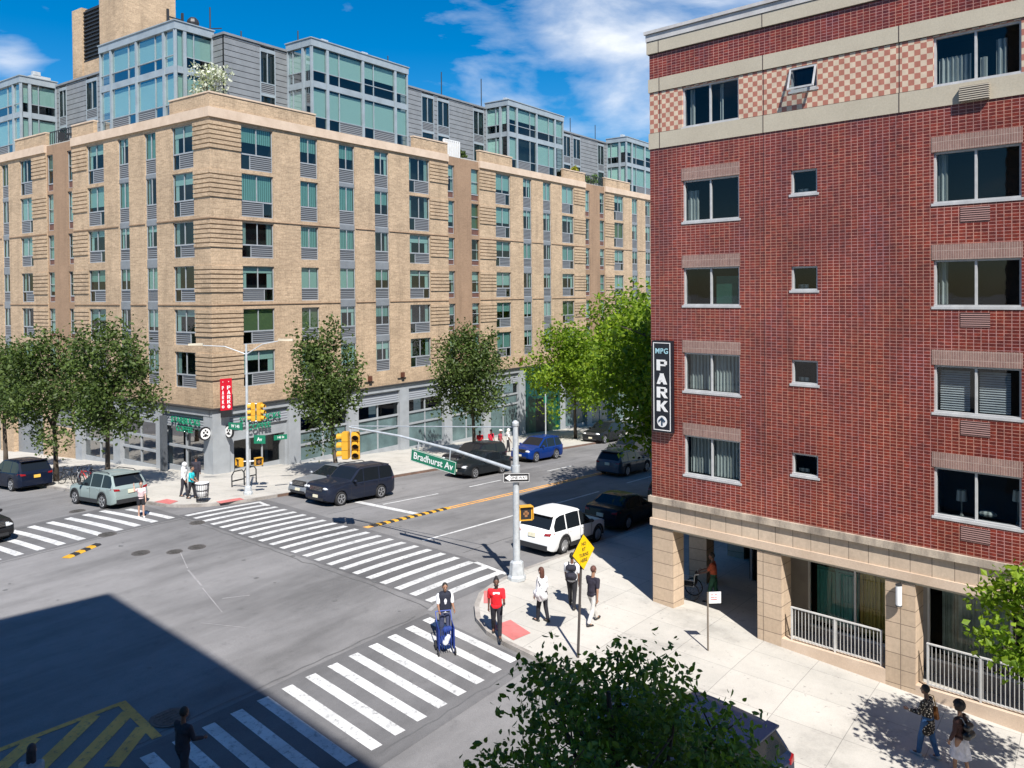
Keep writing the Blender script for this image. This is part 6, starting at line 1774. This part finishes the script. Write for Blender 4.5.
        sg_ = [(pel + Vector((0, .045, .06)), pel + Vector((0, -.045, .06)), .118, .118), (pel + Vector((0, .06, -.03)), pel + Vector((0, -.06, -.03)), .115, .115)]
        for s in 'lr':
            if shorts: sg_ += [(J['hip' + s], J['hip' + s].lerp(J['knee' + s], .62), .105, .09)]
            else: sg_ += [(J['hip' + s], J['knee' + s], .104, .072), (J['knee' + s], J['knee' + s].lerp(J['ank' + s], .93), .074, .058)]
        garment('trousers' if not shorts else 'shorts', sg_, pm)
    # top
    wa = .135 if not woman else .12
    sg_ = [(pel + Vector((0, .03, .10)), ch + Vector((0, .02, -.12)), wa, wa + .01), (pel + Vector((0, -.03, .10)), ch + Vector((0, -.02, -.12)), wa, wa + .01), (ch + Vector((0, .095, -.09)), ch + Vector((0, -.095, -.09)), .118, .118), (J['shl'] - Vector((0, .02, .01)), J['shr'] + Vector((0, .02, -.01)), .072, .072), (pel + Vector((0, .05, .01)), pel + Vector((0, -.05, .01)), wa - .005, wa - .005)]
    for s in 'lr':
        if sleeves == 'short': sg_ += [(J['sh' + s], J['sh' + s].lerp(J['el' + s], .72), .068, .062)]
        elif sleeves == 'long': sg_ += [(J['sh' + s], J['el' + s], .068, .054), (J['el' + s], J['el' + s].lerp(J['wr' + s], .93), .055, .042)]
    if print_col == 'long': sg_ += [(pel + Vector((0, .06, -.02)), pel + Vector((0, .06, -.24)), .13, .135), (pel + Vector((0, -.06, -.02)), pel + Vector((0, -.06, -.24)), .13, .135)]
    garment('shirt' if sleeves != 'long' else 'jacket', sg_, tm)
    if inner:
        garment('vest', [(pel + Vector((-.01, .05, .06)), ch + Vector((.0, .07, -.02)), .165, .148), (pel + Vector((-.01, -.05, .06)), ch + Vector((.0, -.07, -.02)), .165, .148)], cloth(inner))
    for s in 'lr':
        g = MB(); an = J['ank' + s]; to = J['toe' + s]
        capsule(g, S(an + Vector((-.035, 0, -.045))), S(to + Vector((.02, 0, -.002))), .045 * k, .042 * k, 10); capsule(g, S(an), S(an + Vector((0, 0, -.03))), .045 * k, .05 * k, 10)
        fuse(g, 'shoe', cloth(shoes, .5), t, vx)
    hm = cloth(hair, .7)
    if style == 'bald': pass
    else:
        g = MB(); g.ball(S(hd + Vector((-.018, 0, .035))), (.105 * k, .087 * k, .108 * k), 14, 10)
        if style == 'bun': g.ball(S(hd + Vector((-.05, 0, .14))), .045 * k)
        if style == 'puff': g.ball(S(hd + Vector((-.02, 0, .05))), .145 * k, 14, 10)
        if style == 'pony': capsule(g, S(hd + Vector((-.09, 0, .04))), S(hd + Vector((-.13, 0, -.22))), .04 * k, .025 * k)
        if style == 'long': capsule(g, S(hd + Vector((-.05, .03, .0))), S(hd + Vector((-.06, .04, -.20))), .06 * k, .05 * k); capsule(g, S(hd + Vector((-.05, -.03, .0))), S(hd + Vector((-.06, -.04, -.20))), .06 * k, .05 * k)
        if style == 'hood': g.ball(S(hd + Vector((-.02, 0, .0))), .135 * k, 14, 10); capsule(g, S(hd + Vector((-.04, 0, -.08))), S(ch + Vector((-.04, 0, .02))), .10 * k, .13 * k)
        if style == 'cap': capsule(g, S(hd + Vector((.03, 0, .06))), S(hd + Vector((.14, 0, .055))), .06 * k, .035 * k, 12, 1.0)
        # cut the face free: keep only what lies behind the brow line
        ho = fuse(g, 'hair' if style not in ('hood', 'cap') else 'hat', hm, t, vx)
        if style in ('short', 'bun', 'pony', 'long', 'puff'):
            bm = bmesh.new(); bm.from_mesh(ho.data); dl = []
            for v in bm.verts:
                q = v.co - S(hd)
                if q.x > .03 * k and q.z < (.055 + (.02 if q.x > .06 * k else 0)) * k: dl.append(v)
            bmesh.ops.delete(bm, geom=dl, context='VERTS'); bm.to_mesh(ho.data); bm.free()
        if beard: 
            g = MB(); capsule(g, S(hd + Vector((.055, -.03, -.075))), S(hd + Vector((.055, .03, -.075))), .042 * k, .042 * k); fuse(g, 'beard', hm, t, vx)
    for sg in (1, -1):
        g = MB(); g.ball(S(hd + Vector((.090, sg * .030, .018))), (.012 * k, .014 * k, .009 * k), 8, 6); g.build('eye', M['black'], t, smooth=True)
    t['_'] = 0; del t['_']
    J['ch'] = ch; J['pel'] = pel; J['hd'] = hd
    return t, {q: S(v) for q, v in J.items()}, k
def carried(name, lab, cat, t, local, face=0.0):
    """an item held by or hung on a person: a thing of its own, placed in the world"""
    w = Matrix.Translation(t.location) @ Matrix.Rotation(t.rotation_euler.z, 4, 'Z') @ Vector(local)
    return thing(name, lab, cat, w, t.rotation_euler.z + face)
TO = lambda dx, dy: atan2(dy, dx)
# red shirt, walking left off the corner, looking at his phone
p, J, k = person('man in bright red shirt and black trousers stepping off the corner', 19.30, 14.62, TO(-.72, -.55), 1.74, 'skin_dark', (.78, .01, .02), (.015, .015, .022), hair=(.01, .008, .008), stride=.34, arms=((.35, 1.25), (-.22, .15)), style='bun', beard=True)
a = MB(); a.box(-.015, .015, -.10, .10, -.028, .028); q = a.build('shirt_lettering', M['white'], p); q.location = J['ch'] + Vector((.112, 0, -.05)); 
ph = carried('phone', 'dark phone in the hand of the man in the red shirt', 'phone', p, J['wrl'] + Vector((.10, 0, .03))); a = MB(); a.box(-.06, .06, -.035, .035, -.006, .006); a.build('case', M['black'], ph)
# woman with big white bag
p, J, k = person('long-haired woman in white top carrying a big white bag', 21.05, 14.15, TO(.15, .95), 1.66, 'skin_light', (.72, .72, .74), (.012, .012, .018), hair=(.09, .03, .018), stride=.16, arms=((.1, .3), (-.15, .6)), style='long', woman=True, sleeves='long')
bg_o = carried('shoulder_bag', 'big white slouchy shoulder bag hanging at the long-haired woman', 'bag', p, J['pel'] + Vector((-.10, .22, .06)))
a = MB()
for dx, dz_, rr in ((-.12, 0, .13), (0, -.03, .17), (.12, 0, .13), (0, .08, .13)): capsule(a, (dx, -.04, dz_ - .05), (dx, .04, dz_ + .03), rr, rr * .8)
fuse(a, 'bag_body', cloth((.66, .66, .68)), bg_o, .014); a = MB(); a.tube([(-.12, 0, .1), (-.05, .02, .42), (.03, .06, .56), (.08, .02, .4), (.12, 0, .1)], .016, 6); a.build('strap', cloth((.6, .6, .62)), bg_o)
# backpack man walking away
p, J, k = person('man with white shirt and big black backpack walking away', 22.70, 14.10, TO(.85, .35), 1.76, 'skin_dark', (.70, .70, .72), (.012, .012, .016), stride=.26, arms=((.2, .3), (-.2, .3)), style='short')
bp_o = carried('backpack', 'large black backpack on the back of the man in white', 'backpack', p, J['ch'] + Vector((-.20, 0, -.16)))
a = MB(); capsule(a, (0, -.07, -.15), (0, .07, -.15), .13, .13); capsule(a, (.02, -.07, .12), (.02, .07, .12), .11, .11); capsule(a, (-.08, -.05, -.12), (-.08, .05, -.12), .08, .08); fuse(a, 'pack', cloth((.018, .018, .03)), bp_o, .014)
a = MB()
for s in (-1, 1): a.tube([(.07, s * .1, -.15), (.16, s * .12, -.02), (.31, s * .12, .02), (.30, s * .11, .16), (.18, s * .1, .26), (.06, s * .08, .18)], .02, 6)
a.build('strap', M['black'], bp_o)
# black tee, pale trousers
p, J, k = person('short-haired man in black tee shirt and pale grey trousers walking away', 22.05, 12.95, TO(.80, -.12), 1.80, 'skin_mid', (.018, .015, .028), (.55, .53, .50), hair=(.10, .04, .03), stride=.36, arms=((.38, .35, .18), (-.32, .2, .18)), style='short')
# man with folding cart
p, J, k = person('man in white tee and black vest pushing a blue folding cart over the crossing', 18.28, 15.75, TO(-.62, -.72), 1.68, 'skin_mid', (.74, .74, .76), (.05, .06, .12), hair=(.02, .015, .01), stride=.12, arms=((.35, .9), (.35, .9)), style='short', sleeves='short', inner=(.015, .018, .035), z=gz(18.28, 15.75))
ct = thing('folding_cart', 'blue folding shopping cart packed with blue bags on the near crossing', 'cart', (17.72, 15.25, gz(17.7, 15.2)), TO(-.62, -.72))
for s in (-1, 1):
    a = MB(); a.lathe((.22, s * .24, .10), [(.10, -.02), (.10, .02)], 14, 'y'); a.build('wheel', M['rubber'], ct)
    a = MB(); a.lathe((-.22, s * .26, .14), [(.14, -.02), (.14, .02)], 14, 'y'); a.build('wheel', M['rubber'], ct)
blu = paint((.02, .05, .26), .5, .2, .1, 6)
a = MB()
for s in (-1, 1): a.tube([(.24, s * .22, .12), (.20, s * .22, .75)], .014, 6); a.tube([(-.22, s * .22, .12), (-.24, s * .22, .8), (-.45, s * .22, 1.02)], .014, 6); a.tube([(.24, s * .22, .2), (-.22, s * .22, .2)], .012, 6); a.tube([(.2, s * .22, .75), (-.24, s * .22, .8)], .012, 6); a.tube([(.24, s * .22, .2), (-.24, s * .22, .8)], .01, 6)
a.tube([(-.45, -.22, 1.02), (-.45, .22, 1.02)], .018, 6)
for i in range(7): a.tube([(.23, -.2 + i * .066, .2), (.2, -.2 + i * .066, .76)], .009, 4); a.tube([(-.2 + i * .066, -.22, .2), (-.22 + i * .066, -.22, .78)], .008, 4); a.tube([(-.2 + i * .066, .22, .2), (-.22 + i * .066, .22, .78)], .008, 4)
a.build('frame', blu, ct)
a = MB(); capsule(a, (-.03, -.08, .34), (-.03, .08, .34), .13, .13); capsule(a, (-.06, .02, .62), (-.03, .12, .66), .10, .08); fuse(a, 'bags', cloth((.015, .04, .20)), ct, .016)
a = MB(); capsule(a, (.17, -.03, .36), (.19, .05, .52), .09, .07); fuse(a, 'white_bag', cloth((.7, .72, .76)), ct, .016)
# two women bottom right
def pattern_mat():
    m, nt, b, out = newmat('spotted_cloth'); tc = nt.nodes.new('ShaderNodeTexCoord'); v = nt.nodes.new('ShaderNodeTexVoronoi'); v.inputs['Scale'].default_value = 22
    nt.links.new(tc.outputs['Object'], v.inputs['Vector']); nt.links.new(ramp(nt, v.outputs['Distance'], [(.30, (.50, .44, .36)), (.36, (.014, .012, .012))]), b.inputs['Base Color']); b.inputs['Roughness'].default_value = .9; return m
p, J, k = person('woman in black and cream patterned long jacket and blue jeans by the red building', 20.95, 3.35, TO(.30, .9), 1.66, 'skin_dark', (.02, .02, .02), (.03, .10, .24), shoes=(.5, .5, .5), stride=.22, arms=((.3, 1.2), (.2, .9)), style='short', woman=True, sleeves='long', print_col='long', mats={'top': pattern_mat()})
hb = carried('handbag', 'brown and yellow handbag held by the woman in the patterned jacket', 'bag', p, J['pel'] + Vector((.05, -.26, .12)))
a = MB(); a.hexa([(-.17, -.05, -.15), (.17, -.05, -.15), (.17, .05, -.15), (-.17, .05, -.15), (-.13, -.04, .12), (.13, -.04, .12), (.13, .04, .12), (-.13, .04, .12)]); a.build('bag_body', cloth((.32, .12, .03)), hb); a = MB(); a.tube([(-.11, 0, .1), (-.05, 0, .36), (.05, 0, .36), (.11, 0, .1)], .012, 5); a.box(-.02, .02, -.058, .058, -.15, .1); a.build('strap', cloth((.5, .30, .05)), hb)
p, J, k = person('woman in white skirt and dark brown jacket with black bag on her back', 20.62, 2.62, TO(.35, .9), 1.64, 'skin_mid', (.055, .022, .02), (.02, .02, .03), shoes=(.28, .10, .06), hair=(.012, .008, .008), stride=.14, arms=((.1, .3), (-.1, .3)), style='puff', woman=True, sleeves='long', skirt=(-.02, (.68, .64, .66)))
hb = carried('backpack', 'small black leather backpack on the woman in the white skirt', 'backpack', p, J['ch'] + Vector((-.19, 0, -.20)))
a = MB(); capsule(a, (0, -.08, -.10), (0, .08, -.10), .10, .10); capsule(a, (.01, -.07, .08), (.01, .07, .08), .08, .08); fuse(a, 'pack', paint((.012, .010, .012), .4), hb, .014); a = MB(); a.tube([(0, -.1, .12), (.1, -.09, .25), (.25, -.1, .2)], .014, 5); a.tube([(0, .1, .12), (.1, .09, .25), (.25, .1, .2)], .014, 5); a.build('strap', cloth((.4, .38, .36)), hb)
# person with pushchair in the arcade
p, J, k = person('person in orange top pushing a wheelchair through the shaded arcade', 26.85, 10.95, TO(-.2, .9), 1.70, 'skin_dark', (.38, .075, .03), (.02, .09, .05), stride=.2, arms=((.6, .6), (.6, .6)), style='short', woman=True, z=sw(26.8, 10.9))
wc = thing('wheelchair', 'dark wheelchair in the shade of the stone arcade', 'wheelchair', (26.62, 11.75, sw(26.6, 11.7)), TO(-.2, .9))
for s in (-1, 1):
    a = MB(); a.tube([(-.1 + cos(2 * pi * i / 20) * .3, s * .29, .31 + sin(2 * pi * i / 20) * .3) for i in range(21)], .02, 6, cap=False)
    for i in range(8): a.tube([(-.1, s * .29, .31), (-.1 + cos(pi * i / 4) * .29, s * .29, .31 + sin(pi * i / 4) * .29)], .004, 3)
    a.build('wheel', M['rubber'], wc); a = MB(); a.lathe((.36, s * .22, .08), [(.08, -.02), (.08, .02)], 12, 'y'); a.build('caster', M['rubber'], wc)
    a = MB(); a.tube([(-.25, s * .24, .95), (-.2, s * .24, .5), (.25, s * .24, .5), (.38, s * .22, .1)], .014, 6); a.tube([(-.22, s * .24, .7), (.2, s * .24, .7)], .016, 6); a.tube([(-.25, s * .24, .92), (-.38, s * .24, .95)], .018, 6); a.build('frame', M['galv'], wc)
a = MB(); a.box(-.2, .25, -.22, .22, .46, .52); a.build('seat', M['black'], wc); a = MB(); a.box(-.25, -.21, -.22, .22, .52, .92); a.build('backrest', M['black'], wc)
person('seated person in dark clothes in the wheelchair', 26.60, 11.75, TO(-.2, .9), 1.62, 'skin_dark', (.03, .03, .04), (.03, .03, .05), stride=1.35, knees=(2.2, 2.2), arms=((.5, .8), (.5, .8)), style='short', sleeves='long', detail=False, z=sw(26.6, 11.7) + .02) if False else None
# shaded bottom-left
person('dark-clothed person walking in the shade beside the yellow hatching', 9.62, 15.45, TO(.75, .1), 1.68, 'skin_dark', (.018, .018, .028), (.02, .022, .035), stride=.25, arms=((.2, .6), (.3, .9)), style='short', sleeves='long', z=gz(9.5, 15.7))
person('person in a pale grey jacket with dark hair at the bottom left corner', 7.12, 16.45, TO(.6, .8), 1.68, 'skin_light', (.34, .36, .40), (.05, .05, .06), hair=(.03, .025, .03), stride=.2, arms=((.2, .3), (-.2, .3)), style='long', woman=True, sleeves='long', z=gz(7.6, 16.3))
# far corner
person('woman in pale pink top and black shorts on the left crossing, hand to her head', 20.30, 35.62, TO(-.35, -.75), 1.60, 'skin_light', (.72, .55, .56), (.015, .015, .02), shoes=(.7, .68, .66), hair=(.05, .02, .015), stride=.10, arms=((.1, .2), (1.5, 1.9, .5)), style='short', woman=True, shorts=True, z=gz(20.3, 35.6))
person('person in turquoise top with dark bag facing the far corner', 23.75, 37.05, TO(.5, -.8), 1.60, 'skin_mid', (.02, .50, .56), (.015, .015, .02), stride=.2, arms=((.2, .5), (.3, .8)), style='short', detail=False)
person('person in white hooded top behind the one in turquoise', 23.95, 38.0, TO(.5, -.8), 1.72, 'skin_mid', (.74, .74, .74), (.03, .03, .04), hair=(.72, .72, .72), stride=.15, arms=((.1, .4), (.1, .4)), style='hood', sleeves='long', detail=False)
person('person in dark clothes with pale bag near the coffee shop corner pier', 26.2, 40.4, TO(.5, .6), 1.72, 'skin_dark', (.02, .018, .03), (.02, .02, .025), stride=.3, arms=((.3, .3), (-.3, .3)), style='short', sleeves='long', detail=False)
for i, (x, y, tp, pn_, hr, st_, lab) in enumerate(((46.9, 36.9, (.55, .01, .02), (.03, .03, .04), (.01, .01, .01), 'short', 'leftmost of the group, dark-haired and in a red top behind the black car'),
        (48.2, 36.9, (.60, .02, .05), (.03, .03, .04), (.01, .01, .01), 'short', 'second of the group, in a crimson top beside the white cap'),
        (48.6, 36.35, (.40, .06, .08), (.6, .6, .6), (.75, .75, .75), 'cap', 'third of the group, wearing a white cap and dark red top'),
        (49.4, 36.2, (.74, .74, .72), (.02, .02, .025), (.75, .74, .70), 'hood', 'rightmost of the group, in white with covered head and black trousers'))):
    person(lab, x, y, TO(-.6, -.6) + i * .5, 1.72, 'skin_dark', tp, pn_, hair=hr, stride=.15, arms=((.1, .4), (.1, .4)), style=st_, detail=False, group='people standing by the parked black cars')
